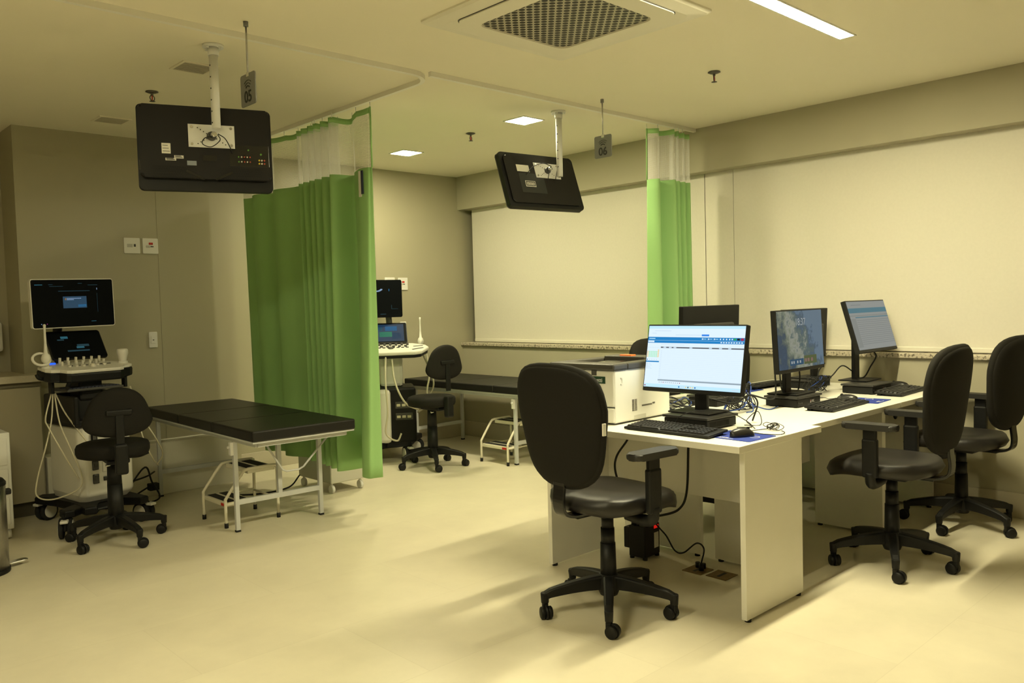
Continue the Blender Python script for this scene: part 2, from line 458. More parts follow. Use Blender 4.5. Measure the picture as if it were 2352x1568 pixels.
# curtain tracks
def track(pts, label, name='curtain_track'):
    t = MB(); P = [Vector((*p, 0)) for p in pts]
    secs = []
    for i, p in enumerate(P):
        d = (P[min(i+1, len(P)-1)]-P[max(i-1, 0)]).normalized(); s_ = Vector((-d.y, d.x, 0))
        secs.append([t.bm.verts.new(p+s_*a+Vector((0, 0, z))) for a, z in ((-.013, CEIL), (-.013, CEIL-.026), (.013, CEIL-.026), (.013, CEIL))])
    for a, b in zip(secs, secs[1:]):
        for k in range(4): t.bm.faces.new((a[k], a[(k+1) % 4], b[(k+1) % 4], b[k]))
    t.bm.faces.new(secs[0]); t.bm.faces.new(secs[-1][::-1])
    o = t.build(name, mat('track aluminium', (.84, .82, .74), .4))
    return tag(o, label, 'curtain rail', 'curtain tracks on the ceiling')
CX, TY = 2.93, 3.69
r = .16
arc = [(CX-r+r*math.sin(a), TY+r-r*math.cos(a)) for a in [pi/2*k/8 for k in range(9)]]
track([(-1.5, TY)]+arc+[(CX, YA2-.004)], 'pale curtain rail curving round the left bay and carrying the long green curtain')
track([(CX-.055, TY-.03), (XB-.024, TY-.03)], 'straight pale curtain rail across the right bay to the window wall')

# curtains: a folded path is lofted from the hem up
def curtain(name, path_top, path_bot, zf0, zf1, zn1, label, closed_edge=False):
    """path_*: lists of (x, y) of equal length, world coordinates"""
    org = Vector((path_top[0][0], path_top[0][1], zf0))
    t = thing(name, label, 'curtain', org)
    def smooth(p):
        return [v for v in bez([(x, y, 0) for x, y in p], 6)]
    A, B = smooth(path_top), smooth(path_bot)
    s_len = [0]
    for a, b in zip(A, A[1:]): s_len.append(s_len[-1]+(b-a).length)
    def pt(i, f, z):   # f 0 = hem of cloth, 1 = rail
        p = B[i].lerp(A[i], f); return Vector((p.x, p.y, z))-org
    def sheet(z0, z1, rows, nm, m, sag=0, zj=None):
        me = bpy.data.meshes.new(nm); vs_, fs, uvs = [], [], []
        n = len(A)
        for j in range(rows+1):
            for i in range(n):
                z = z0+(z1-z0)*j/rows
                if sag: z -= sag*abs(math.sin(pi*s_len[i]/.16))
                vs_.append(pt(i, (z-zf0)/(zn1-zf0), z)); uvs.append((s_len[i], z))
        for j in range(rows):
            for i in range(n-1):
                a = j*n+i; fs.append((a, a+1, a+n+1, a+n))
        me.from_pydata(vs_, [], fs); uvl = me.uv_layers.new(name='UVMap')
        for lp in me.loops: uvl.data[lp.index].uv = uvs[lp.vertex_index]
        for p in me.polygons: p.use_smooth = True
        me.materials.append(m)
        o = bpy.data.objects.new(nm, me); C.objects.link(o); o.parent = t
        md = o.modifiers.new('thickness', 'SOLIDIFY'); md.thickness = .003; md.offset = 0
        return o
    sheet(zf0, zf1, 24, 'cloth_panel', GREENC)
    n_ = sheet(zf1, zn1-.03, 6, 'net_panel', NET); n_.modifiers.clear()
    sheet(zn1-.035, zn1, 1, 'top_hem', GREENC, .008)
    eg = MB(); P = [pt(0, (z-zf0)/(zn1-zf0), z) for z in (zf1, (zf1+zn1)/2, zn1)]
    eg.tube(P, .006, n=6); eg.build('edge_hem', GREENC, t)
    hk = MB()
    k = 0
    for i, s_ in enumerate(s_len):
        if s_ >= k*.16:
            p = pt(i, 1, zn1); hk.cyl((p.x, p.y, zn1-.006-org.z), (p.x, p.y, CEIL-.027-org.z), .0025, n=6); k += 1
    hk.build('hook_glides', WHITEP, t)
    return t, pt
# long curtain between the bays (near edge first)
top, bot = [], []
ctrl = [  # y, dx at the rail, dx at the hem
 (4.335, .00, .057), (4.35, .002, .01), (4.36, -.004, -.02), (4.43, -.012, -.022), (4.50, .004, -.005), (4.58, .03, .045), (4.63, .05, .075),
 (4.68, .055, .06), (4.70, -.02, -.06), (4.735, -.045, -.075), (4.775, .03, .02), (4.80, .035, .03), (4.825, -.03, -.055), (4.865, -.03, -.05),
 (4.89, .03, .03), (4.91, .03, .03), (4.94, -.03, -.045), (4.975, -.02, -.03), (4.995, .03, .03), (5.015, -.03, -.03), (5.05, -.02, -.03), (5.075, .03, .03),
 (5.10, -.03, -.03), (5.135, -.02, -.02), (5.16, .03, .03), (5.19, -.025, -.03), (5.23, .01, .01), (5.30, .018, .02), (5.40, .00, .0), (5.48, -.03, -.035),
 (5.56, -.035, -.04), (5.64, .02, .025), (5.74, .03, .03), (5.82, -.025, -.03), (5.90, -.03, -.03), (5.98, .02, .02), (6.04, .03, .03), (6.11, .0, .0)]
for y, a, b in ctrl:
    k_ = 1.45 if 4.6 < y < 5.2 else 1.1
    top.append((CX+a*.85*k_, y)); bot.append((CX-.06+.09*max(0, min(1, (y-4.42)/.25))+b*k_, y))
curt1, pt1 = curtain('hospital_curtain', top, bot, .27, 2.205, 2.575, 'long green curtain with white net top hanging between the two bays')
lb = MB(); lb.box((-.002, .0, -.085), (.002, .028, .075), m=PAPER); lb.box((-.003, -.022, -.07), (.001, .0, .075), m=mat('label navy', (.02, .03, .06), .7))
lo = lb.build('sewn_label', PAPER, curt1, loc=Vector((CX-.033, 4.41, 2.115))-curt1.location)
# gathered curtain by the window wall
top, bot = [], []
TYC = TY-.06
xs = [v+.03 for v in [4.83, 4.84, 4.865, 4.91, 4.945, 4.975, 5.00, 5.03, 5.055, 5.08, 5.105, 5.13, 5.155, 5.18, 5.205, 5.235, 5.265, 5.275]]
dy = [.10, .01, -.03, .03, .075, .0, -.07, -.06, .045, -.04, -.035, .035, -.035, -.03, .03, -.03, .0, .04]
for x, d in zip(xs, dy): top.append((x, TYC+d*.6)); bot.append((x, TYC+d))
curtain('hospital_curtain', top, bot, .27, 2.205, 2.57, 'narrow gathered green curtain with white net top by the window wall')

# ------------------------------------------------------------------ hanging televisions
def ceiling_mount(x, y, ztop, zbot, label):
    t = thing('television_mount', label, 'mount', (x, y, CEIL), 0, 'white ceiling poles holding the televisions')
    f = MB(); f.cyl((0, 0, 0), (0, 0, -.012), .05, n=24)
    for k in range(4):
        a = k*pi/2+.5; f.cyl((.04*math.cos(a), .04*math.sin(a), -.01), (.04*math.cos(a), .04*math.sin(a), -.022), .006, n=8, m=STEEL)
    f.mats = [WHITEM, STEEL]; f.build('ceiling_flange', None, t)
    MB().cyl((0, 0, -.012), (0, 0, -.05), .026).build('collar', WHITEM, t)
    L = zbot-CEIL
    p = MB(); p.cyl((0, 0, -.045), (0, 0, L), .021, n=28); p.mats = [WHITEM]
    for k in range(6): p.cyl((-.0195, -.004, -.1-.055*k), (-.0215, -.004, -.1-.055*k), .004, n=8, m=INK)
    p.build('pole', None, t)
    return t
def television(cx, cy, cz, ang, tilt, W_, H_, label, plate_dx, plate_dz, kind):
    """local: +Y = screen side, -Y = back; origin at the panel's middle"""
    t = thing('television', label, 'television', (cx, cy, cz), 0, 'televisions hanging from the ceiling')
    t.rotation_euler = (tilt*-1, 0, ang)
    c = MB()
    c.prism(rrect(W_, H_, .022, 5), -.018, .018, .004, M=Rx(pi/2))
    c.build('cabinet', BLACKP, t)
    b = MB()
    if kind == 1:
        b.prism(rrect(W_-.016, H_-.062, .02, 5), 0, .03, .014, M=T(0, -.017, .025) @ Rx(pi/2))
    else:
        b.prism(rrect(W_-.05, H_-.05, .03, 5), 0, .014, .008, M=T(0, -.017, 0) @ Rx(pi/2))
    b.build('back_cover', mat('television back', (.009, .008, .008), .55, spec=.3, bump=.1, bscale=500), t)
    yb = -.0475 if kind == 1 else -.0315
    MB().box((-W_/2+.012, .0185, -H_/2+.016), (W_/2-.012, .0195, H_/2-.012)).build('screen', BLACKG, t)
    # mounting plate with its holes
    p = MB(); pw, ph = .215, .112
    p.box((plate_dx-pw/2, yb-.003, plate_dz-ph/2), (plate_dx+pw/2, yb, plate_dz+ph/2), m=WHITEM)
    for k in range(4):
        for sx, sz in ((-1, 1), (-1, -1), (1, -1)):
            u = .022+.013*k
            p.cyl((plate_dx+sx*u*1.05, yb-.0031, plate_dz+sz*(.012+.009*k)), (plate_dx+sx*u*1.05, yb-.0042, plate_dz+sz*(.012+.009*k)), .0028, n=8, m=INK)
    for sx in (-1, 1):
        for sz in (-1, 1): p.cyl((plate_dx+sx*(pw/2-.016), yb-.003, plate_dz+sz*(ph/2-.014)), (plate_dx+sx*(pw/2-.016), yb-.008, plate_dz+sz*(ph/2-.014)), .0065, n=12, m=CHROME)
    p.build('mounting_plate', None, t, )
    j = MB(); j.cyl((plate_dx+.0, yb, plate_dz), (plate_dx+.0, yb-.02, plate_dz), .024, .020, m=GREYP)
    j.cyl((plate_dx, yb-.018, plate_dz), (plate_dx+.012, yb-.04, plate_dz+.004), .013, m=CHROME)
    j.build('swivel_joint', None, t)
    return t, yb
mt1 = ceiling_mount(1.767, 3.94, 0, 2.232, 'white ceiling pole holding the left television above the first bed')
tv1, yb = television(1.757, 4.045, 2.140, math.radians(-20), math.radians(3), .625, .415, 'black television seen from behind hanging by the 05 sign', .025, .058, 1)
for lo, hi, m in (((-.205, .0, -.035), (-.165, .0, .015), PAPER), ((-.15, 0, -.057), (-.108, 0, -.042), PAPER), ((-.19, 0, -.068), (-.142, 0, -.056), PAPER), ((-.093, 0, -.088), (-.05, 0, -.066), mat('grey label', (.25, .28, .32), .6)), ((-.305, .03, -.112), (-.287, .03, -.065), mat('yellow label', (.55, .46, .22), .6))):
    dy_ = yb+.001 if lo[1] == 0 else -.0195
    st = MB().box((lo[0], dy_-.0015, lo[2]), (hi[0], dy_, hi[2]), m=m)
    for k in range(3 if m is PAPER else 0):
        zz = lo[2]+(hi[2]-lo[2])*(.2+.28*k); st.box((lo[0]+.004, dy_-.0022, zz), (hi[0]-.004-.004*k, dy_-.0014, zz+.0022), m=INK)
    st.build('paper_sticker', None, tv1)
pp = MB()
pp.box((.105, yb-.0005, -.085), (.295, yb+.004, .022), .002, m=BLACKG)
pp.build('port_panel', None, tv1)
YEL, WHT, REDP, GRN = mat('yellow jack', (.6, .45, .03), .4), mat('white jack', (.55, .5, .4), .4), mat('red jack', (.35, .06, .03), .4), mat('green jack', (.1, .25, .04), .4)
jacks = [(.246+.0125*k, z, .0042, m) for z in (-.052, -.068) for k, m in enumerate((YEL, WHT, REDP))]
jacks += [(.148+.0135*k, z, .0036, m) for z in (-.038, -.062) for k, m in enumerate((GRN, WHT, REDP, WHT, REDP))] + [(.255, -.022, .005, GRN), (.195, -.003, .004, GRN)]
for x, z, r_, m in jacks: MB().cyl((x, yb-.0004, z), (x, yb-.006, z), r_, n=10).build('audio_jack', m, tv1)
for sx in (-1, 1):
    vg = MB()
    for i in range(18):
        for k in range(5):
            x = sx*(.06+.011*i) + (.0055 if k % 2 else 0); z = -.098-.012*k
            vg.box((x-.0032, yb-.0012, z-.0032), (x+.0032, yb-.0004, z+.0032))
    vg.build('vent_grille', VSLOT, tv1)
MB().box((-.02, yb-.001, -.064), (.045, yb-.0003, -.036)).build('service_port', BLACKG, tv1)
for s_ in (-1, 1): MB().box((-.045, -.002, -.006), (.045, 0, .006), 0, None, T(.01+s_*.068, yb-.0005, -.135) @ Ry(-s_*.45)).build('stand_slot', BLACKG, tv1)
cb = MB(); cb.tube(bez([(.05, yb-.055, .055), (.06, yb-.045, .03), (.02, yb-.03, .0), (-.02, yb-.03, .012), (-.01, yb-.03, .04), (.03, yb-.04, .052)], 6), .0022)
cb.tube(bez([(.052, yb-.055, .058), (.085, yb-.04, .04), (.11, yb-.015, .0), (.118, yb-.008, -.02)], 6), .0024)
cb.build('signal_cable', RUBBER, tv1)

mt2 = ceiling_mount(4.145, 3.885, 0, 2.19, 'white ceiling pole holding the right television by the 06 sign')
tv2, yb = television(4.068, 3.995, 2.158, math.radians(-7), math.radians(20), .64, .40, 'black television tilted down hanging by the 06 sign', .055, .075, 2)
MB().box((-.20, yb-.0006, -.10), (.01, yb-.0001, .045)).build('service_panel', mat('service label', (.02, .022, .023), .4), tv2)
MB().box((-.205, yb-.0016, .055), (-.10, yb-.0003, .105)).build('paper_sticker', PAPER, tv2)
st = MB(); st.box((-.16, yb-.0016, -.055), (-.075, yb-.0003, -.012), m=PAPER); st.box((-.156, yb-.0021, -.05), (-.079, yb-.0015, -.016), m=INK)
for k in range(9): st.box((-.15+.0075*k, yb-.0026, -.045), (-.15+.0075*k+.004, yb-.002, -.022), m=PAPER)
st.build('paper_sticker', None, tv2)
cb = MB(); cb.tube(bez([(.06, yb-.05, .085), (.0, yb-.045, .105), (-.08, yb-.03, .085), (-.14, yb-.006, .03)], 6), .0028)
for x in (.03, .095): cb.tube(bez([(x+.01, yb-.045, .06), (x, yb-.03, .02), (x-.005, yb-.012, -.02)], 5), .0025)
cb.build('signal_cable', RUBBER, tv2)
tr = MB(); tr.prism(rrect(.642, .402, .022, 5), .0185, .024, .002, M=Rx(pi/2))
tr.build('front_bezel', mat('grey gloss bezel', (.12, .11, .11), .15), tv2, loc=(0, .043, 0))

# ------------------------------------------------------------------ hanging number signs
def hanging_sign(x, y, num, label):
    t = thing('hanging_sign', label, 'sign', (x, y, CEIL))
    MB().cyl((0, 0, 0), (0, 0, -.022), .011, n=16).build('ceiling_cap', SIGNM, t)
    MB().cyl((0, 0, -.02), (0, 0, -.235), .0042, n=10).build('rod', STEEL, t)
    MB().box((-.004, -.012, -.245), (.004, .012, -.222), .002).build('clip', CHROME, t)
    p = MB().prism(rrect(.142, .142, .012, 4), -.0025, .0025, .0006, M=T(0, 0, -.30) @ Rz(pi/2) @ Rx(pi/2))
    p.build('sign_plate', SIGNM, t)
    MX = T(-.0034, 0, -.333) @ Rz(-pi/2) @ Rx(pi/2)
    text_mesh(num, .072, 'lettering', INK, t, MX, .0006, 'CENTER', .0009)
    w_ = MB()
    for r, a in ((.020, .95), (.034, .85), (.048, .75)):
        pts = [(-.0032, -r*math.sin(b), -.302+r*math.cos(b)*.9) for b in [(-a+2*a*k/12) for k in range(13)]]
        w_.tube(pts, .0026 if r < .03 else .0016, n=6)
    w_.build('wave_symbol', INK, t)
hanging_sign(1.74, 3.53, '05', 'grey number sign hanging just right of the left television pole')
hanging_sign(4.13, 3.485, '06', 'grey number sign hanging right of the right television pole')

# ------------------------------------------------------------------ wall plates
def wall_plate(x, y, z, wd, ht, kind, label):
    t = thing('wall_outlet', label, 'outlet', (x, y, z))
    MB().prism(rrect(wd, ht, .006, 3), 0, .009, .003, M=Rx(pi/2)).build('cover_plate', WHITEP, t)
    k = MB()
    if kind == 'red':
        k.box((-.012, -.0115, .01), (.018, -.009, .026), .001, m=REDINK); k.box((-.032, -.011, -.012), (-.004, -.009, .004), .001, m=mat('module shade', (.5, .49, .46), .4)); k.box((.0, -.0108, -.008), (.022, -.009, .0), m=GREYP)
    elif kind == 'data':
        k.box((-.035, -.011, -.012), (.004, -.009, .012), .001, m=mat('module shade', (.5, .49, .46), .4)); k.box((.012, -.0115, -.008), (.026, -.009, .012), .001, m=GREYP)
    else:
        k.box((-.016, -.012, -.028), (.016, -.009, .028), .002, m=WHITEP); k.box((-.006, -.0125, -.004), (.006, -.0118, .002), m=GREYP)
    k.build('socket_module', None, t)
wall_plate(2.172, YA1, 1.84, .115, .115, 'data', 'square white wall plate on the far wall, left of the pair beside the first bay')
wall_plate(2.304, YA1, 1.84, .113, .115, 'red', 'square white wall plate with a red socket above the left ultrasound machine')
wall_plate(2.293, YA1, 1.14, .062, .118, 'sw', 'narrow white wall switch by the panel seam above the left bed')
wall_plate(4.56, YA2, 1.558, .115, .118, 'data', 'square white wall plate partly hidden by the right ultrasound screen')
wall_plate(4.71, YA2, 1.555, .113, .118, 'red', 'square white wall plate just right of the far ultrasound screen')
wall_plate(4.70, YA2, 1.13, .07, .125, 'sw', 'narrow white wall switch beside the console of the right ultrasound machine')

# ------------------------------------------------------------------ counter, dispenser, cart and bin at the far left
cab = thing('base_cabinet', 'pale base cabinet at the left end of the far wall', 'cabinet', (.55, 6.2, 0))
MB().box((-1.6, .02, .1), (.94, .52, .905)).build('carcass', PAINT, cab)
MB().box((-1.6, .06, 0), (.94, .5, .1)).build('toe_kick', mat('toe kick', (.10, .09, .06), .6), cab)
CABD = mat('beige cabinet front', (.45, .41, .30), .45)
for i in range(3):
    MB().box((.93-.62*(i+1)+.004, 0, .105), (.93-.62*i, .02, .868), .002).build('door', CABD, cab)
MB().box((-1.6, .012, .872), (.94, .03, .902)).build('finger_rail', mat('rail shade', (.16, .14, .09), .6), cab)
ct = MB().box((-1.06, 6.165, .905), (1.50, YA1-.002, .952), .004).box((-1.06, YA1-.01, .905), (1.425, YR-.002, .952)).build('countertop', mat('beige stone top', (.52, .47, .36), .4, noise=.1, nscale=80))
tag(ct, 'beige stone countertop over the base cabinet at the far left', 'countertop')
d = thing('towel_dispenser', 'white towel dispenser on the recess wall over the counter', 'dispenser', (1.24, YR, 1.10))
MB().box((-.13, -.12, 0), (.13, 0, .21), .02).build('dispenser_body', WHITEP, d)
MB().box((-.10, -.122, .004), (.10, -.10, .02), .004).build('paper_slot', GREYP, d)

cart = thing('medical_cart', 'white cart beside the steel pedal bin at the left edge', 'cart', (.955, 5.70, 0))
MB().box((-.24, 0, .06), (.228, .42, .646), .006).build('cart_body', WHITEM, cart)
for k in range(3): MB().box((-.232, -.008, .09+.18*k), (.21, 0, .25+.18*k), .004).build('drawer', WHITEM, cart)
for x, y in ((-.2, .03), (.2, .03), (-.2, .39), (.2, .39)):
    wv = MB(); wv.cyl((x-.012, y, .03), (x+.012, y, .03), .03, n=18); wv.cyl((x, y, .03), (x, y, .07), .009, n=10); wv.build('caster', WHITEP, cart)

bn = thing('pedal_bin', 'brushed steel pedal bin at the left edge by the white cart', 'bin', (.885, 5.03, 0))
MB().lathe([(.125, .02), (.125, .455), (.122, .46), (.02, .461)], 36).build('bin_body', STEEL, bn)
MB().lathe([(.128, .0), (.13, .004), (.13, .022), (.12, .024)], 36).build('base_ring', BLACKP, bn)
MB().lathe([(.128, .461), (.128, .475), (.115, .492), (.06, .503), (.005, .505)], 36).build('lid', BLACKP, bn)
pdl = MB(); pdl.prism(rrect(.11, .05, .02, 4), .02, .03, .003, M=T(.165, .03, 0) @ Rz(.2)); pdl.build('pedal', CHROME, bn)
hl = MB(); hl.box((.11, -.02, .40), (.15, .02, .43), .006); hl.build('hinge_cap', BLACKP, bn)

# ------------------------------------------------------------------ examination beds
def make_bed(loc, rz, label):
    t = thing('examination_bed', label, 'bed', loc, rz, 'black padded examination beds')
    W_, L0, L1 = .332, -.93, .93
    s = .026
    fr = MB()
    for x in (-.285, .285): fr.box((x-.013, L0+.05, .555), (x+.013, L1-.05, .585))
    for y in (L0+.05, -.55, .15, .82): fr.box((-.285, y-.012, .556), (.285, y+.012, .584))
    fr.box((-W_+.005, L0+.01, .582), (W_-.005, L1-.01, .592))
    fr.build('frame', GREYM, t)
    for x in (-.28, .28):
        for y in (-.545, .82):
            lg = MB(); lg.box((x-s/2, y-s/2, .008), (x+s/2, y+s/2, .556), .002); o = lg.build('leg', GREYM, t)
            MB().box((x-s/2-.001, y-s/2-.001, 0), (x+s/2+.001, y+s/2+.001, .012)).build('foot_cap', RUBBER, o)
    for y in (-.545, .82):
        MB().box((-.268, y-.012, .165), (.268, y+.012, .195)).build('cross_bar', GREYM, t)
    MB().box((-.013, -.557, .195), (.013, -.531, .556)).build('centre_post', GREYM, t)
    v = MB(); v.tube([(-.20, -.80, .56), (-.06, -.72, .37), (-.03, -.715, .355), (.05, -.715, .355), (.08, -.72, .37), (.22, -.80, .56)], .006); v.build('backrest_prop', GREYM, t)
    k = MB(); k.box((-.312, -.56, .47), (-.292, -.53, .55), .003); k.cyl((-.312, -.545, .52), (-.325, -.545, .52), .008, n=10); k.build('ratchet_clamp', WHITEP, t)
    for y0, y1 in ((L0, -.335), (-.331, .25), (.254, L1)):
        MB().box((-W_, y0, .592), (W_, y1, .655), .010, seg=3).build('mattress_pad', VINYL, t)
    return t
bed = make_bed((2.47, 5.315, 0), -.035, 'black padded examination bed left of the long green curtain')
copy_thing(bed, (4.96, 5.50, 0), 0.0, 'black padded examination bed in the right bay, half hidden by the office chair')

def make_step(loc, label):
    t = thing('step_stool', label, 'step stool', loc, 0, 'two-step stools beside the beds')
    for y in (-.165, .165):
        f = MB(); f.tube(bez([(-.175, y, .02), (-.175, y, .16), (-.165, y, .19), (-.06, y, .325), (-.03, y, .342), (.0, y, .345), (.15, y, .345), (.168, y, .335), (.175, y, .31), (.175, y, .02)], 5), .0095, n=10)
        f.build('side_tube', CREAM, t)
        for x in (-.175, .175): MB().cyl((x, y, 0), (x, y, .03), .0125, n=14).build('rubber_foot', RUBBER, t)
    for x0, x1, z in ((-.172, -.005, .150), (-.02, .165, .335)):
        s_ = MB(); s_.box((x0, -.158, z-.022), (x1, .158, z+.004), .003)
        o = s_.build('step_plate', CREAM, t)
        g = MB()
        wd = (x1-x0)
        for a, b in ((.10, .42), (.56, .9)): g.box((x0+wd*a, -.15, z+.004), (x0+wd*b, .15, z+.007), .001)
        g.build('tread_strip', RUBBER, o)
    MB().cyl((.172, -.16, .13), (.172, .16, .13), .007, n=10).build('cross_tube', CREAM, t)
    for y in (-.162, .162): MB().cyl((-.17, y, .14), (.172, y, .14), .0065, n=10).build('brace_tube', CREAM, t)
    q = MB(); q.box((-.1745, -.148, .131), (-.172, -.095, .148)); q.build('sticker', REDINK, t)
    return t
stp = make_step((2.335, 5.08, 0), 'cream two-step stool under the bed left of the long green curtain')
copy_thing(stp, (4.775, 5.14, 0), 0, 'cream two-step stool under the right bay bed')

tr = thing('equipment_trolley', 'low grey trolley on casters showing beneath the long green curtain', 'trolley', (3.22, 5.44, 0))
MB().box((-.145, -.235, .075), (.145, .235, .50), .008).build('trolley_body', mat('grey trolley', (.55, .53, .46), .45), tr)
MB().box((-.155, -.245, .50), (.155, .245, .525), .006).build('trolley_top', WHITEM, tr)
for x in (-.12, .12):
    for y in (-.2, .2):
        wv = MB(); wv.cyl((x-.011, y, .03), (x+.011, y, .03), .03, n=18); wv.cyl((x, y, .03), (x, y, .078), .01, n=10); wv.build('caster', WHITEP, tr)
cbl = MB(); cbl.tube(bez([(2.55, 5.75, .006), (2.75, 5.62, .006), (2.95, 5.60, .02), (3.06, 5.63, .09)], 8), .006)
tag(cbl.build('power_cable', RUBBER), 'black cable on the floor behind the step stool by the trolley', 'cable', 'floor cables')

# ------------------------------------------------------------------ five-star chair bases, stools and office chairs
def star_base(t, r, zc, hubr, a0, m):
    """hub + five legs, each with its twin-wheel caster"""
    hb = MB(); hb.lathe([(.001, .075), (hubr*.9, .075), (hubr*1.15, .10), (hubr*1.15, .15), (hubr*.95, .165), (.001, .166)]); hb.build('base_hub', m, t)
    for k in range(5):
        A = Rz(a0+2*pi*k/5)
        lg = MB(); n = 9; secs = []
        for i in range(n):
            f = i/(n-1); x = hubr*.6+(r-hubr*.6+.012)*f
            zt = .158-.03*f**2-.02*f; hh = .058*(1-f)+.03*f; wv = .026*(1-f)+.018*f
            if i == n-1: zt -= .008
            secs.append([lg.bm.verts.new(A @ Vector((x, sy*wv*tw, zt-(0 if up else hh)-(.004 if abs(sy) < 1 else 0)*0))) for sy, up, tw in ((-1, 0, .75), (1, 0, .75), (1, 1, 1), (.6, 1, 1), (-.6, 1, 1), (-1, 1, 1))])
            for q in (3, 4): secs[-1][q].co.z += .006*(1-.3*f)
        for a, b in zip(secs, secs[1:]):
            for q in range(6):
                fc = lg.bm.faces.new((a[q], a[(q+1) % 6], b[(q+1) % 6], b[q]))
        lg.bm.faces.new(secs[0]); lg.bm.faces.new(secs[-1][::-1])
        lg.cyl(A @ Vector((r, 0, .062)), A @ Vector((r, 0, .108)), .0165, .019, n=12)
        o = lg.build('leg', m, t)
        bv = o.modifiers.new('soft edges', 'BEVEL'); bv.width = .004; bv.segments = 2; bv.limit_method = 'ANGLE'
        sw = A @ T(r, 0, 0) @ Rz(1.1+1.7*k)
        c = MB()
        for sy in (-1, 1):
            c.lathe([(.001, -.0095), (.022, -.0095), (.0262, -.006), (.0262, .006), (.022, .0095), (.001, .0095)], 22, None, sw @ T(.016, sy*.0155, .0265) @ Rx(pi/2))
        c.lathe([(.001, -.008), (.021, -.008), (.021, .008), (.001, .008)], 14, None, sw @ T(.016, 0, .030) @ Rx(pi/2))
        c.box((-.012, -.012, .03), (.012, .012, .064), .004, None, sw)
        # hood over the wheels
        c.lathe([(.0285, -.0055), (.0305, -.0055), (.0305, .0055), (.0285, .0055)], 22, None, sw @ T(.016, 0, .028) @ Rx(pi/2))
        c.build('caster', BLACKP, o)

def backpad(t, pts_fn, name, mf, mb, M, nz=22, nx=18, thick=.055, curve=.03, shell=True):
    """cushion with outline half-width pts_fn(v) for v in 0..1; local X = width, Z = up, +Y = front"""
    me = MB(); b = me.bm; H = pts_fn.h
    def grid(sgn, off, bulge, shrink):
        G = []
        for j in range(nz+1):
            v = j/nz; v2 = .5-.5*math.cos(pi*v)
            wv = pts_fn(v2)*shrink; row = []
            for i in range(nx+1):
                u = -1+2*i/nx; u2 = math.sin(u*pi/2)
                e = max(0, 1-abs(u2)**4)*max(0, 1-abs(2*v2-1)**5)
                x = wv*u2; z = H*((v2-.5)*shrink+.5)
                y = off+sgn*bulge*e**.5 + curve*(u2*u2)*(wv/.21)**2*.8
                row.append(b.verts.new((x, y, z)))
            G.append(row)
        return G
    G1 = grid(1, 0, thick*.62, 1.0); G2 = grid(-1, 0, thick*.38, 1.0)
    for G, fl in ((G1, False), (G2, True)):
        for j in range(nz):
            for i in range(nx):
                q = (G[j][i], G[j][i+1], G[j+1][i+1], G[j+1][i])
                try:
                    f = b.faces.new(q[::-1] if fl else q); f.smooth = True
                except ValueError: pass
    bmesh.ops.remove_doubles(b, verts=b.verts, dist=.0006)
    bmesh.ops.transform(b, matrix=M, verts=b.verts)
    return me.build(name, mf, t)
class Outline:
    def __init__(s, h, fn): s.h = h; s.fn = fn
    def __call__(s, v): return s.fn(v)
def office_outline(v):   # v from bottom to top; wide rounded shoulders, narrower rounded foot
    base = .190+.073*min(1, (v/.62))**.9 if v < .62 else .263-.014*((v-.62)/.38)
    return base*max(0, 1-abs(2*v-1)**5.5)**.42 + .002
def stool_outline(v):
    base = .188-.075*max(0, (v-.30)/.70)**1.1
    return base*max(0, 1-abs(2*v-1)**4)**.5+.002

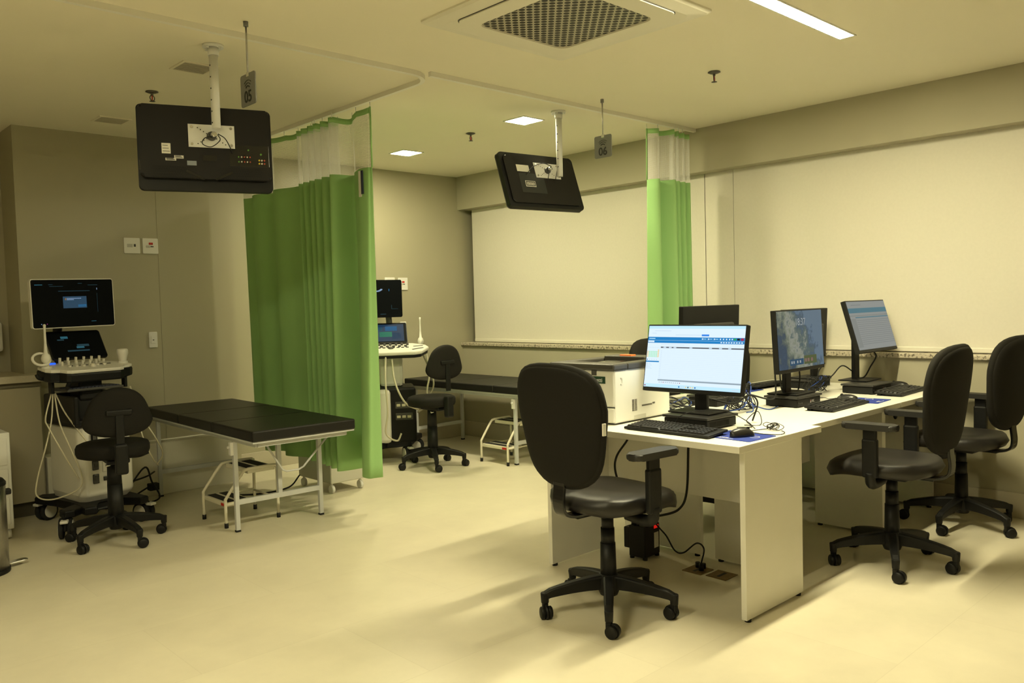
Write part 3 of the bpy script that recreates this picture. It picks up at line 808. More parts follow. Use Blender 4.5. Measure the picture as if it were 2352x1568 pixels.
def make_office_chair(loc, rz, label, a0):
    """local +X is the way the sitter faces"""
    t = thing('office_chair', label, 'chair', loc, rz, 'black office chairs at the desks')
    star_base(t, .285, 0, .042, a0-rz, BLACKP)
    col = MB(); col.cyl((0, 0, .12), (0, 0, .30), .036, .033); col.cyl((0, 0, .29), (0, 0, .365), .030); col.cyl((0, 0, .36), (0, 0, .425), .0265); col.build('gas_column', BLACKP, t)
    MB().cyl((0, 0, .42), (0, 0, .452), .014).build('piston', CHROME, t)
    mc = MB(); mc.box((-.10, -.085, .432), (.09, .085, .462), .012); mc.box((-.2, -.03, .44), (-.08, .03, .458), .006)
    mc.tube(bez([(.02, -.08, .445), (.03, -.16, .44), (.02, -.215, .435)], 5), .006); mc.cyl((.02, -.20, .436), (.018, -.245, .432), .011, n=12)
    mc.build('seat_mechanism', BLACKP, t)
    # seat: rounded cushion with a waterfall front
    st = MB(); b = st.bm; n, mm = 26, 26
    def seat_pt(u, v, top):
        r_ = max(abs(u), abs(v))
        sx = .26*u*(1-.06*v*v); sy = .255*v*(1-.05*u*u)*(1-.05*max(0, -u))
        # squircle mapping
        sx *= math.sqrt(1-.36*v*v/1.0*abs(v)); sy *= math.sqrt(1-.36*u*u*abs(u))
        edge = max(0, 1-r_**6)
        z = .452+.048+.045*edge**.5-.014*math.exp(-((u+.1)**2+v*v)/.25) if top else .452+.048-.042*edge**.4
        if u > .35: z -= .032*((u-.35)/.65)**2
        return (sx+.032, sy, z)
    for top in (True, False):
        G = [[b.verts.new(seat_pt(-1+2*i/n, -1+2*j/mm, top)) for j in range(mm+1)] for i in range(n+1)]
        for i in range(n):
            for j in range(mm):
                q = (G[i][j], G[i+1][j], G[i+1][j+1], G[i][j+1]); f = b.faces.new(q if top else q[::-1]); f.smooth = True
    bmesh.ops.remove_doubles(b, verts=b.verts, dist=.001)
    seat = st.build('seat', LEATHER, t)
    # backrest
    lean = Matrix.Rotation(-.13, 4, 'Y')
    MB_ = T(-.245, 0, .575) @ lean @ Rz(-pi/2)
    br = backpad(t, Outline(.525, office_outline), 'backrest', FABRIC, None, MB_, thick=.085)
    sh = backpad(br, Outline(.50, lambda v: office_outline(v)*.965), 'back_shell', mat('back shell fabric', (.013, .012, .010), .85, spec=.2, noise=.3, nscale=300), None, T(-.258, 0, .587) @ lean @ Rz(-pi/2), thick=.075)
    bb = MB(); P = bez([(-.14, 0, .455), (-.21, 0, .455), (-.262, 0, .475), (-.275, 0, .52), (-.268, 0, .59), (-.272, 0, .64)], 5)
    for a, q in zip(P, P[1:]):
        d = q-a; mid = (a+q)/2; L = d.length
        bb.box((-L/2-.003, -.033, -.007), (L/2+.003, .033, .007), .003, None, Matrix.Translation(mid) @ Matrix.Rotation(-math.atan2(d.z, d.x), 4, 'Y'))
    bb.build('back_support', BLACKG, t)
    for s_ in (-1, 1):
        ar = MB()
        ar.box((-.03, s_*.10-.03, .436), (.03, s_*.10+.03, .45), .004) if False else None
        ar.tube(bez([(0.0, s_*.12, .443), (0.0, s_*.22, .437), (0.0, s_*.262, .452), (0.0, s_*.268, .50)], 5), .024, n=10)
        ar.box((-.036, s_*.268-.017, .475), (.036, s_*.268+.017, .66), .010)
        ar.box((-.031, s_*.268-.012, .62), (.031, s_*.268+.012, .707), .006)
        o = ar.build('arm_post', BLACKP, t)
        pd = MB(); pd.prism(rrect(.255, .085, .03, 5),   .705, .733, .010, M=T(.0, s_*.268, 0), seg=3)
        pd.build('armrest', mat('arm pad', (.018, .017, .016), .5), o)
    return t
och = make_office_chair((2.70, 2.30, 0), math.radians(-5), 'black office chair seen from behind at the near desk end', math.radians(-140))
def spin_base(t, a_old, a_new):
    for o in C.objects:
        if o.parent == t and o.name.split('.')[0] == 'leg': o.rotation_euler[2] = math.radians(a_new-a_old)
ch = copy_thing(och, (4.125, 1.675, 0), math.radians(92), 'black office chair at the front desk before the landscape monitor')
spin_base(ch, -135+92, -155)
ch = copy_thing(och, (5.075, 1.67, 0), math.radians(86), 'black office chair nearest the window wall at the right edge')
spin_base(ch, -135+86, -112)
for_low = []
c_ = copy_thing(och, (4.25, 2.93, 0), math.radians(-88), 'black office chair behind the printer and lit monitor, mostly hidden'); for_low.append(c_)
c_ = copy_thing(och, (5.02, 2.93, 0), math.radians(-95), 'black office chair on the far side of the desks, just right of the lit monitor'); for_low.append(c_)
for o in C.objects:
    if o.parent in for_low and o.name.startswith('arm_post'): o.location.z = -.035       # these two have their arms set lower

def make_stool(loc, rz, label, a0):
    t = thing('clinic_stool', label, 'stool', loc, rz, 'black round stools with low backs')
    star_base(t, .262, 0, .040, a0-rz, BLACKP)
    col = MB(); col.cyl((0, 0, .10), (0, 0, .34), .045, .041); col.cyl((0, 0, .33), (0, 0, .50), .041, .036); col.build('gas_column', BLACKP, t)
    mc = MB(); mc.box((-.16, -.06, .478), (.08, .06, .51), .010); mc.tube(bez([(0, -.05, .49), (.0, -.14, .485), (.03, -.20, .495)], 5), .006); mc.build('seat_mechanism', BLACKP, t)
    MB().cyl((-.06, .03, .465), (-.06, .055, .462), .008, n=10).build('lever_tip', CHROME, t)
    st = MB(); st.lathe([(.001, .508), (.17, .508), (.192, .515), (.20, .535), (.20, .565), (.192, .583), (.17, .592), (.08, .590), (.001, .588)], 40)
    st.build('seat', FABRIC, t)
    cv = MB(); cv.box((-.255, -.034, .43), (-.20, .034, .605), .014); cv.build('height_cover', BLACKP, t)
    bk = MB(); bk.box((-.236, -.022, .55), (-.222, .022, .79), .004); bk.box((-.24, -.07, .765), (-.215, .07, .80), .010); bk.build('back_bar', BLACKP, t)
    backpad(t, Outline(.285, stool_outline), 'backrest', FABRIC, None, T(-.195, 0, .64) @ Matrix.Rotation(-.06, 4, 'Y') @ Rz(-pi/2), thick=.07)
    return t
s1 = make_stool((1.595, 5.15, 0), math.radians(83), 'black stool with low back in front of the left ultrasound machine', math.radians(-81))
ch = copy_thing(s1, (4.20, 5.46, 0), math.radians(90), 'black stool with low back in front of the right ultrasound machine')
spin_base(ch, -81-83+90, -50)
for o in C.objects:
    if o.parent == ch and o.name.split('.')[0] in ('backrest', 'back_bar'): o.location.z = .095

MB().box((-.008, -.004, -.024), (.008, .004, .024), .001, M=T(-.262, -.259, .845)).build('sewn_tag', PAPER, och)

# ------------------------------------------------------------------ desks
DZ = .745; TH = .028
def desk(x0, x1, y0, y1, label, panels, modesty):
    """panels: list of (lo, hi) upright boards; modesty: (lo, hi)"""
    t = thing('office_desk', label, 'desk', ((x0+x1)/2, (y0+y1)/2, 0), 0, 'white laminate desks pushed together')
    o = Vector(((x0+x1)/2, (y0+y1)/2, 0))
    def L(p): return [a-b for a, b in zip(p, o)]
    MB().box(L((x0+.001, y0+.001, DZ-TH)), L((x1-.001, y1-.001, DZ)), .0015).build('desktop', LAMIN, t)
    for lo, hi in panels:
        p = MB().box(L((*lo, .012)), L((*hi, DZ-TH)), .001).build('side_panel', LAMIN, t)
        ft = MB(); lx = hi[0]-lo[0] > hi[1]-lo[1]
        for f in (.06, .94):
            c = [lo[0]+(hi[0]-lo[0])*(f if lx else .5), lo[1]+(hi[1]-lo[1])*(.5 if lx else f)]
            c = L((*c, 0)); ft.cyl((c[0], c[1], 0), (c[0], c[1], .013), .014, n=14)
        ft.build('levelling_foot', RUBBER, p)
    if modesty: MB().box(L(modesty[0]), L(modesty[1]), .001).build('modesty_panel', LAMIN, t)
    return t
desk(2.885, 3.58, 1.765, 2.945, 'white desk at the near end carrying the printer and the brightly lit monitor',
     [((2.965, 1.79), (3.44, 1.815)), ((2.965, 2.893), (3.44, 2.918))], ((3.415, 1.816, .37), (3.438, 2.892, DZ-TH-.001)))
FY0, FYM, FY1 = 1.815, 2.425, 3.035
desk(3.582, 4.60, FY0, FYM, 'white desk with the landscape monitor, front row next to the near desk',
     [((3.59, 1.90), (3.615, 2.345)), ((4.555, 1.90), (4.58, 2.29))], ((3.616, 2.32, .37), (4.554, 2.342, DZ-TH-.001)))
desk(4.602, 5.41, FY0, FYM, 'white desk by the window wall in the front row with the tilted monitor',
     [((4.622, 1.92), (4.647, 2.29)), ((5.36, 1.93), (5.385, 2.345))], ((4.648, 2.32, .37), (5.359, 2.342, DZ-TH-.001)))
desk(3.582, 4.60, FYM+.002, FY1, 'white desk in the back row hidden behind the lit monitor and the printer',
     [((3.59, 2.43), (3.615, 2.93))], None)
desk(4.602, 5.41, FYM+.002, FY1, 'white desk in the back row by the window wall behind the landscape monitor',
     [((5.36, 2.47), (5.385, 2.95))], None)

# ------------------------------------------------------------------ computers
def mini_pc(x, y, rz, label, wd=.25, dp=.205, logo=True):
    """front faces local -Y"""
    t = thing('mini_computer', label, 'computer', (x, y, DZ), rz, 'black mini computers under the monitors')
    MB().box((-wd/2+.008, -dp/2+.008, .004), (wd/2-.008, dp/2-.008, .044), .003).build('chassis', BLACKP, t)
    MB().box((-wd/2, -dp/2, .046), (wd/2, dp/2, .058), .004).build('top_cover', GREYP if False else mat('pc cover', (.025, .024, .023), .4), t)
    f = MB()
    for sx in (-1, 1):
        for sy in (-1, 1): f.cyl((sx*(wd/2-.03), sy*(dp/2-.03), 0), (sx*(wd/2-.03), sy*(dp/2-.03), .005), .009, n=12)
    f.build('rubber_foot', RUBBER, t)
    v = MB()
    for k in range(14): v.box((wd/2-.0085, -dp/2+.03+.011*k, .012), (wd/2-.0072, -dp/2+.036+.011*k, .036))
    v.build('vent_slots', mat('slot black', (.002, .002, .002), .9), t)
    p = MB(); p.box((-wd/2+.03, -dp/2+.0068, .018), (-wd/2+.042, -dp/2+.0082, .026)); p.box((-wd/2+.05, -dp/2+.0068, .018), (-wd/2+.062, -dp/2+.0082, .026)); p.cyl((-wd/2+.02, -dp/2+.008, .026), (-wd/2+.02, -dp/2+.0065, .026), .004, n=12)
    p.build('front_ports', mat('port grey', (.09, .09, .09), .4), t)
    if logo:
        q = MB(); q.box((.012, -dp/2+.0062, .016), (.021, -dp/2+.0082, .031), m=WHITEINK); q.box((.012, -dp/2+.0060, .023), (.0165, -dp/2+.008, .031), m=REDINK); q.build('logo_mark', None, t)
        text_mesh('ITC', .018, 'lettering', WHITEINK, t, T(.042, -dp/2+.0066, .0235) @ Rx(pi/2))
    return t

def monitor(x, y, rz, zmid, tilt, W_, H_, label, screen_fn, stand_dy=.075, roll=0, base_z=.803, col_top=None, back=False):
    """screen faces local -Y; origin on the computer or desk under the stand"""
    t = thing('computer_monitor', label, 'monitor', (x, y, base_z), rz, 'computer monitors on the desks')
    PM = T(0, 0, zmid-base_z) @ Rx(-tilt) @ Ry(roll)
    MB().prism(rrect(W_, H_, .004, 3), -.014, .016, .003, M=PM @ Rx(pi/2)).build('housing', BLACKP, t)
    MB().box((-W_*.36, .012, -H_*.33), (W_*.36, .035, H_*.2), .012, None, PM).build('back_housing', mat('monitor back', (.028, .027, .026), .5), t)
    sc = MB(); sw, shh = W_-.012, H_-.026
    z0 = -H_/2+.019; y_ = -.0166
    screen_fn(sc, lambda u0, v0, u1, v1, m, k=0: sc.box((-sw/2+u0*sw, y_-.0002*k-.0006, z0+v0*shh), (-sw/2+u1*sw, y_-.0002*k, z0+v1*shh), 0, m, PM))
    sc.build('screen', None, t)
    st = MB()
    top = col_top if col_top else zmid+.02
    st.box((-.033, stand_dy-.012, .004), (.033, stand_dy+.012, top-base_z), .004)
    st.build('stand_column', BLACKP, t)
    MB().box((-.115, stand_dy-.115, 0), (.115, stand_dy+.06, .009), .004).build('stand_base', BLACKP, t)
    MB().cyl((0, stand_dy-.01, zmid-base_z), (0, .02, zmid-base_z), .03, n=16).build('tilt_hinge', BLACKP, t)
    return t
def E(name, c, s=1): return emit(name, c, s)
S_WH, S_LB, S_BL, S_DB, S_GR, S_DG = E('screen white', (.70, .84, .95)), E('screen pale blue', (.50, .78, .93)), E('screen blue bar', (.008, .20, .52)), E('screen deep blue', (.02, .12, .45)), E('screen grey', (.28, .36, .42)), E('screen dark bar', (.10, .11, .13))
S_GN, S_OR, S_RD, S_LG, S_BLK = E('screen green', (.42, .80, .55)), E('screen orange', (.80, .62, .30)), E('screen red', (.30, .02, .08)), E('screen line', (.56, .70, .82)), E('screen black', (.004, .005, .008))
def scr_app(sc, R):
    R(0, 0, 1, 1, S_WH)
    R(0, .955, 1, 1, S_LB, 1); R(0, .0, 1, .055, S_LB, 1)
    R(0, .765, 1, .818, S_BL, 1); R(0, .722, 1, .762, S_BL, 1); R(0, .762, 1, .765, S_LB, 1)
    R(.003, .732, .072, .757, S_WH, 2); R(.012, .786, .080, .799, S_LB, 2)
    R(.575, .838, .65, .866, E('screen button', (.03, .22, .75)), 2); R(.30, .848, .57, .858, S_LG, 2); R(.07, .915, .25, .925, S_LG, 2); R(.04, .875, .09, .884, S_LG, 2)
    for u in (.58, .64, .70, .76, .79, .82, .85, .875): R(u, .783, u+.012, .803, S_WH, 2)
    for u in (.595, .655, .715): R(u, .789, u+.03, .797, S_LB, 2)
    R(.895, .779, .92, .808, E('icon green', (.02, .35, .1)), 2); R(.927, .779, .955, .808, S_BLK, 2); R(.962, .775, .992, .812, S_RD, 2)
    for k in range(9): R(.77+.025*k, .733, .784+.025*k, .751, S_WH, 2)
    R(.15, .64, 1, .66, S_DG, 1)
    for u in (.18, .24, .29, .46, .66, .76, .85): R(u, .643, u+.03, .657, S_LG, 2)
    for k in range(18): R(.155+.014*k, .687, .162+.014*k, .70, S_LG, 1)
    for r_ in range(5):
        for c_ in range(7):
            R(.004+.0195*c_, .612-.026*r_-.022, .0185+.0195*c_, .612-.026*r_, (S_OR if (c_ == 6 or (c_ == 0 and r_ > 0)) else S_GN if r_ > 0 else S_WH), 1)
    for c_ in range(7): R(.008+.0195*c_, .64, .016+.0195*c_, .65, S_LG, 1)
    for c_ in range(5): R(.006+.026*c_, .438, .016+.026*c_, .455, S_DB if c_ == 0 else S_LG, 2)
    R(.0, .405, .145, .425, S_BL, 1)
    for k in range(6): R(.012, .382-.017*k, .018, .39-.017*k, S_GR, 1); R(.026, .383-.017*k, .05+.01*(k % 3), .389-.017*k, S_LG, 1)
    for k in range(17): R(.15, .602-.0285*k, 1, .6035-.0285*k, S_LG, 1); R(.155, .585-.0285*k, .17, .592-.0285*k, S_LG, 1)
    R(.15, .108, 1, .132, S_GR, 1)
    for k in range(11): R(.165+.022*k, .078, .174+.022*k, .09, S_RD if k in (2, 10) else S_GR, 1)
    for k, m in enumerate((S_BL, S_LG, S_LG, S_OR, S_DG, S_OR, S_OR, S_DB)): R(.38+.024*k, .015, .393+.024*k, .038, m, 2)
    R(.92, .016, .98, .032, S_LG, 2); R(.006, .016, .02, .034, S_RD, 2)
def landscape():
    m = emit('lock screen picture', (.1, .2, .3), .48); n, l = nodes_of(m); b = n['Principled BSDF']
    tc = n.new('ShaderNodeTexCoord'); sp = n.new('ShaderNodeSeparateXYZ'); l.new(tc.outputs['Object'], sp.inputs[0])
    nz = n.new('ShaderNodeTexNoise'); nz.inputs['Scale'].default_value = 13; nz.inputs['Detail'].default_value = 9; nz.inputs['Roughness'].default_value = .65; l.new(tc.outputs['Object'], nz.inputs['Vector'])
    a = n.new('ShaderNodeMath'); a.operation = 'MULTIPLY_ADD'; a.inputs[1].default_value = 1.3; l.new(sp.outputs[0], a.inputs[0]); l.new(nz.outputs['Fac'], a.inputs[2])
    a2 = n.new('ShaderNodeMath'); a2.operation = 'MULTIPLY_ADD'; a2.inputs[1].default_value = 1.0; l.new(sp.outputs[2], a2.inputs[0]); l.new(a.outputs[0], a2.inputs[2])
    r = n.new('ShaderNodeValToRGB'); e = r.color_ramp.elements
    e[0].position = .34; e[0].color = (.08, .13, .20, 1); e[1].position = 1.15; e[1].color = (.20, .30, .42, 1)
    for p, c in ((.46, (.06, .10, .16, 1)), (.56, (.16, .20, .17, 1)), (.66, (.34, .38, .28, 1)), (.74, (.46, .48, .40, 1)), (.82, (.16, .22, .20, 1)), (.92, (.11, .17, .23, 1)), (1.02, (.20, .29, .38, 1))):
        q = e.new(p); q.color = c
    l.new(a2.outputs[0], r.inputs['Fac']); l.new(r.outputs['Color'], b.inputs['Emission Color'])
    return m
S_LAND = landscape()
D1, D2, D3 = E('lock clock', (.55, .60, .60), .5), E('lock widget', (.03, .10, .19), .55), E('lock widget olive', (.12, .15, .06), .55)
def scr_lock(sc, R):
    R(0, 0, 1, 1, S_LAND); R(.23, .055, .53, .16, D2, 1); R(.54, .05, .83, .20, D3, 1)
    for u in (.255, .30, .38, .44): R(u, .085, u+.028, .13, D1, 2)
    for u in (.56, .62, .70): R(u, .09, u+.04, .15, E('widget pink', (.35, .2, .18), .5), 2)
G0, G1, G2, G3 = E('dim page', (.36, .38, .36), .62), E('dim bar', (.10, .24, .30), .62), E('dim line', (.24, .26, .26), .6), E('dim side', (.31, .33, .31), .6)
def scr_dim(sc, R):
    R(0, 0, 1, 1, G0); R(.0, .76, 1, .86, G1, 1); R(.0, .69, 1, .715, G3, 1); R(.13, .655, 1, .675, G1, 1); R(.0, .05, .13, .64, G3, 1)
    for k in range(13): R(.14, .60-.041*k, 1, .608-.041*k, G2, 1)
    R(.1, .92, .35, .93, G2, 1)
def scr_off(sc, R): R(0, 0, 1, 1, BLACKG)

mini_pc(3.268, 2.205, math.radians(-92), 'black mini computer under the brightly lit monitor', .255, .245, False)
monitor(3.275, 2.235, math.radians(-90), 1.055, math.radians(11), .545, .325, 'brightly lit monitor showing a white page with blue bars', scr_app, .055, 0, .803)
mini_pc(4.205, 2.235, 0, 'black mini computer under the landscape monitor', .275, .2)
m1 = monitor(4.23, 2.215, math.radians(2), 1.097, math.radians(3), .545, .335, 'monitor showing a landscape lock screen and the time', scr_lock, .07, 0, .803)
text_mesh('18:37', .055, 'lettering', D1, m1, T(0, 0, 1.10-.803) @ Rx(-math.radians(3)) @ T(.0, -.0178, .095) @ Rx(pi/2), .0003)
mini_pc(4.985, 2.17, 0, 'black mini computer under the tilted monitor near the window wall', .275, .2)
monitor(5.10, 2.20, math.radians(0), 1.14, math.radians(16), .545, .325, 'tilted monitor with a dim white page, the one closest to the window wall', scr_dim, .09, 0, .803, 1.19)
monitor(4.01, 2.63, math.radians(180), 1.135, math.radians(2), .56, .325, 'dark monitor seen from behind above the brightly lit monitor', scr_off, .07, 0, .803)
mini_pc(4.01, 2.60, math.radians(180), 'black mini computer in the back row behind the brightly lit monitor', .275, .2, False)
monitor(5.10, 2.63, math.radians(178), 1.09, math.radians(3), .545, .325, 'dark monitor seen from behind, half covered by the landscape monitor', scr_off, .07, 0, .803)
mini_pc(5.08, 2.60, math.radians(180), 'black mini computer in the back row behind the landscape monitor', .275, .2, False)

def keyboard(x, y, rz, label, wd=.45):
    """keys run along local X, the typist sits at -Y"""
    t = thing('keyboard', label, 'keyboard', (x, y, DZ), rz, 'black keyboards on the desks')
    TL = T(0, 0, 0) @ Rx(math.radians(4.5)); dp = .152
    b = MB(); b.box((-wd/2, -dp/2, .008), (wd/2, dp/2, .020), .004, None, TL); b.box((-wd/2+.02, dp/2-.03, 0), (-wd/2+.05, dp/2-.01, .014)); b.box((wd/2-.05, dp/2-.03, 0), (wd/2-.02, dp/2-.01, .014)); b.box((-wd/2+.02, -dp/2+.004, 0), (wd/2-.02, -dp/2+.012, .008))
    b.build('keyboard_base', BLACKP, t)
    k = MB(); kw = .0182; s_ = wd/.45
    def key(cx, cy, w_):
        t2 = bmesh.new(); bmesh.ops.create_cube(t2, size=1)
        for v in t2.verts:
            tp = v.co.z > 0; v.co.x *= (w_*kw-.0022)*(.82 if tp else 1); v.co.y *= (kw-.0022)*(.82 if tp else 1); v.co.z = .0275 if tp else .0195
            v.co.x += cx; v.co.y += cy
        k.add(t2, TL)
    for r_ in range(6):
        cy = dp/2-.018-r_*.0222+(0 if r_ == 0 else -.004)
        x_ = -wd/2/s_+.012
        layout = [([1]*15, 0), ([1]*13+[2], 0), ([1.5]+[1]*12+[1.5], 0), ([1.75]+[1]*11+[2.25], 0), ([2.25]+[1]*10+[2.75], 0), ([1.25]*3+[6.25]+[1.25]*4, 0)][r_][0]
        for w_ in layout:
            key((x_+w_*kw/2)*s_, cy, w_*s_); x_ += w_*kw
        x_ = -wd/2/s_+.012+15.3*kw
        if r_ in (0, 1, 2, 5):
            for j in range(3): key((x_+kw/2+j*kw)*s_, cy, s_)
        elif r_ == 4: key((x_+kw*1.5)*s_, cy, s_)
        x_ += 3.25*kw
        if r_ > 0:
            for j in range(4): key((x_+kw/2+j*kw)*s_, cy, s_)
    k.build('keys', mat('key caps', (.024, .024, .025), .45), t)
    return t
keyboard(3.045, 2.19, math.radians(-91), 'black keyboard in front of the brightly lit monitor', .46)
keyboard(4.245, 2.005, math.radians(2), 'black keyboard in front of the landscape monitor', .47)
keyboard(5.06, 1.995, math.radians(3), 'black keyboard in front of the tilted monitor by the window wall', .46)
keyboard(4.93, 2.83, math.radians(178), 'black keyboard on the back row desk left of the landscape monitor')

def mouse_mat(x, y, rz, label, wd=.22, dp=.19):
    t = thing('mouse_mat', label, 'mouse mat', (x, y, DZ), rz, 'blue mouse mats on the desks')
    MB().prism(rrect(wd, dp, .01, 4), 0, .0025, .0005).build('mat_sheet', BLUEPAD, t)
    q = MB()
    for k in range(5): q.box((-.045+.009*k, -dp/2+.022+.003*(k % 2), .0025), (-.039+.009*k, -dp/2+.032, .0029))
    q.box((-.045, -dp/2+.013, .0025), (.03, -dp/2+.016, .0029))
    q.tube([(wd/2-.05+.022*math.cos(a), .01+.022*math.sin(a), .0027) for a in [k*pi/10 for k in range(-6, 9)]], .0011, n=6)
    q.build('printed_logo', WHITEINK, t)
    return t
mouse_mat(3.115, 1.905, math.radians(-93), 'blue mouse mat at the near desk corner', .235, .205)
mouse_mat(4.575, 1.99, math.radians(4), 'blue mouse mat beside the keyboard of the landscape monitor')
mouse_mat(5.31, 2.04, math.radians(2), 'blue mouse mat near the window wall, mostly behind an office chair', .16, .19)
mouse_mat(4.665, 2.83, math.radians(180), 'blue mouse mat on the back row desk by the cable bundle')

def mouse(x, y, rz, label):
    t = thing('computer_mouse', label, 'mouse', (x, y, DZ+.0027), rz, 'black computer mice on the desks')
    m = MB(); b = m.bm; n, k = 18, 24; rings = []
    for i in range(1, n):
        v = .5-.5*math.cos(pi*i/n); yy = -.058+.116*v; wv = .031*max(.01, (1-abs(2*v-1)**2.6))**.5*(1-.12*math.sin(pi*v)); hh = .037*max(.01, (1-abs(2*v-.86)**2.2 if v < .93 else .05))**.5 if True else 0
        hh = .037*math.sqrt(max(.02, 1-abs((v-.45)/.56)**2.3))
        rings.append([b.verts.new((wv*math.cos(a), yy, max(0.001, hh*math.sin(a)) if math.sin(a) > 0 else .001)) for a in [2*pi*j/k for j in range(k)]])
    for a, c in zip(rings, rings[1:]):
        for j in range(k):
            f = b.faces.new((a[j], a[(j+1) % k], c[(j+1) % k], c[j])); f.smooth = True
    b.faces.new(rings[0]); b.faces.new(rings[-1][::-1])
    m.build('shell', mat('mouse shell', (.014, .013, .013), .32), t)
    w_ = MB(); w_.cyl((-.003, .028, .031), (.003, .028, .031), .008, n=14); w_.build('scroll_wheel', RUBBER, t)
    c = MB(); c.tube(bez([(0, .056, .012), (.01, .10, .004), (.05, .15, .0035), (.02, .20, .0035), (-.03, .22, .004)], 6), .0018, n=6); c.build('mouse_cable', RUBBER, t)
    return t
mouse(3.105, 1.885, math.radians(-115), 'black mouse on the blue mat at the near desk corner')
mouse(4.50, 2.07, math.radians(5), 'black mouse behind the keyboard of the landscape monitor')
mouse(5.33, 2.12, math.radians(0), 'black mouse behind the keyboard closest to the window wall')
mouse(4.635, 2.83, math.radians(100), 'black mouse on the back row desk by the cable bundle')

# ------------------------------------------------------------------ printer
def printer():
    t = thing('laser_printer', 'white laser printer with dark top on the near desk', 'printer', (3.035, 2.522, DZ), math.radians(2))
    D_, W_ = .46, .40             # local +X goes back, +Y along the front to the left
    PW = mat('printer white', (.80, .79, .73), .4)
    MB().box((.0, 0, .008), (D_, W_, .262), .008).build('body', PW, t)
    MB().box((-.006, .004, .012), (.012, W_-.004, .082), .006).build('paper_drawer', PW, t)
    MB().box((-.004, .004, .088), (.012, W_-.004, .258), .006).build('front_cover', PW, t)
    MB().box((-.002, .002, .083), (.2, W_-.002, .087)).build('drawer_gap', INK, t)
    DKG = mat('printer dark top', (.055, .052, .045), .45)
    tp = MB()
    tp.box((-.012, -.006, .262), (.10, W_+.006, .292), .008); tp.box((.10, -.006, .262), (D_+.004, .07, .292), .006); tp.box((.10, W_-.07, .262), (D_+.004, W_+.006, .292), .006)
    tp.box((.34, .07, .262), (D_+.004, W_-.07, .305), .006)
    tp.build('top_cover', DKG, t)
    tr_ = MB(); tr_.box((.10, .07, .262), (.34, W_-.07, .266)); tr_.build('output_tray', BLACKP, t)
    st_ = MB(); st_.box((.16, .14, .266), (.30, .26, .272), .002, None, Ry(-.05)); st_.build('paper_stop', BLACKG, t)
    MB().box((.35, .16, .300), (.395, .235, .312), .004).build('release_tab', ORANGE, t)
    q = MB(); q.box((-.0065, .105, .236), (-.0035, .135, .262), m=GREYP); q.build('cover_latch', None, t)
    lb = MB(); lb.box((-.0052, .052, .198), (-.0038, .152, .232)); lb.build('brand_sticker', mat('dark green sticker', (.006, .045, .022), .5), t)
    text_mesh('lbetti', .028, 'lettering', WHITEINK, t, T(-.0056, .098, .2135) @ Rz(-pi/2) @ Rx(pi/2), .0004)
    v = MB()
    for c in range(2):
        for k in range(9): v.box((.135+.022*c, -.0012, .055+.0065*k), (.152+.022*c, .002, .0585+.0065*k))
    v.box((.215, -.001, .07), (.30, .001, .078)); v.box((.305, -.001, .074), (.325, .001, .082))
    v.build('side_vents', mat('vent grey', (.11, .10, .08), .6), t)
    h = MB(); h.box((.15, -.0015, .012), (.25, .02, .034), .004); h.build('hand_grip', mat('grip shade', (.55, .54, .48), .5), t)
    hk = MB(); hk.tube([(.045, -.001, .195), (.055, -.003, .195), (.058, -.003, .20), (.058, -.003, .22), (.053, -.003, .226), (.045, -.001, .226)], .0015, n=6); hk.build('side_button', PW, t)
    q = MB(); q.box((-.0082, .05, .022), (-.0055, .072, .044), m=mat('code sticker', (.12, .12, .10), .6)); q.build('small_label', None, t)
printer()

# ------------------------------------------------------------------ ultrasound machines
US_WHITE = mat('ultrasound white', (.74, .72, .66), .4, noise=.03, nscale=8)
US_KEY = mat('ultrasound keys', (.70, .67, .58), .45)
def us_caster(t, x, y, a):
    """large twin-disc caster, white hub caps, white brake pedal"""
    c = MB(); A = T(x, y, 0) @ Rz(a)
    for s_ in (-1, 1):
        c.lathe([(.001, -.013), (.054, -.013), (.062, -.008), (.062, .008), (.054, .013), (.001, .013)], 32, RUBBER, A @ T(0, s_*.024, .062) @ Rx(pi/2))
        c.lathe([(.001, -.003), (.042, -.003), (.047, 0), (.042, .003), (.001, .003)], 32, US_WHITE, A @ T(0, s_*.0375, .062) @ Rx(pi/2))
    c.box((-.05, -.012, .05), (.02, .012, .125), .008, BLACKP, A)
    c.cyl(A @ Vector((0, 0, .10)), A @ Vector((0, 0, .145)), .022, n=16, m=BLACKP)
    c.box((-.085, -.022, .105), (-.03, .022, .122), .005, US_WHITE, A)
    c.build('caster', None, t)
def us_common(t, W4=((-.21, -.33), (.21, -.33), (-.25, .30), (.25, .30)), kx=1.0, poly=None):
    # star-shaped black base on four casters
    b = MB()
    b.prism([(x*kx, y) for x, y in poly or [(-.22, -.33), (-.15, -.35), (-.09, -.24), (.09, -.24), (.15, -.35), (.22, -.33), (.20, -.10), (.20, .10), (.27, .28), (.20, .33), (.11, .24), (-.11, .24), (-.20, .33), (-.27, .28), (-.20, .10), (-.20, -.10)]], .125, .175, .012)
    b.build('wheel_base', BLACKP, t)
    for (x, y), a in zip(W4, (1.05, 1.9, .35, -.3)): us_caster(t, x, y, a)
DISPB = mat('dark display glass', (.004, .005, .006), .55, spec=.05)
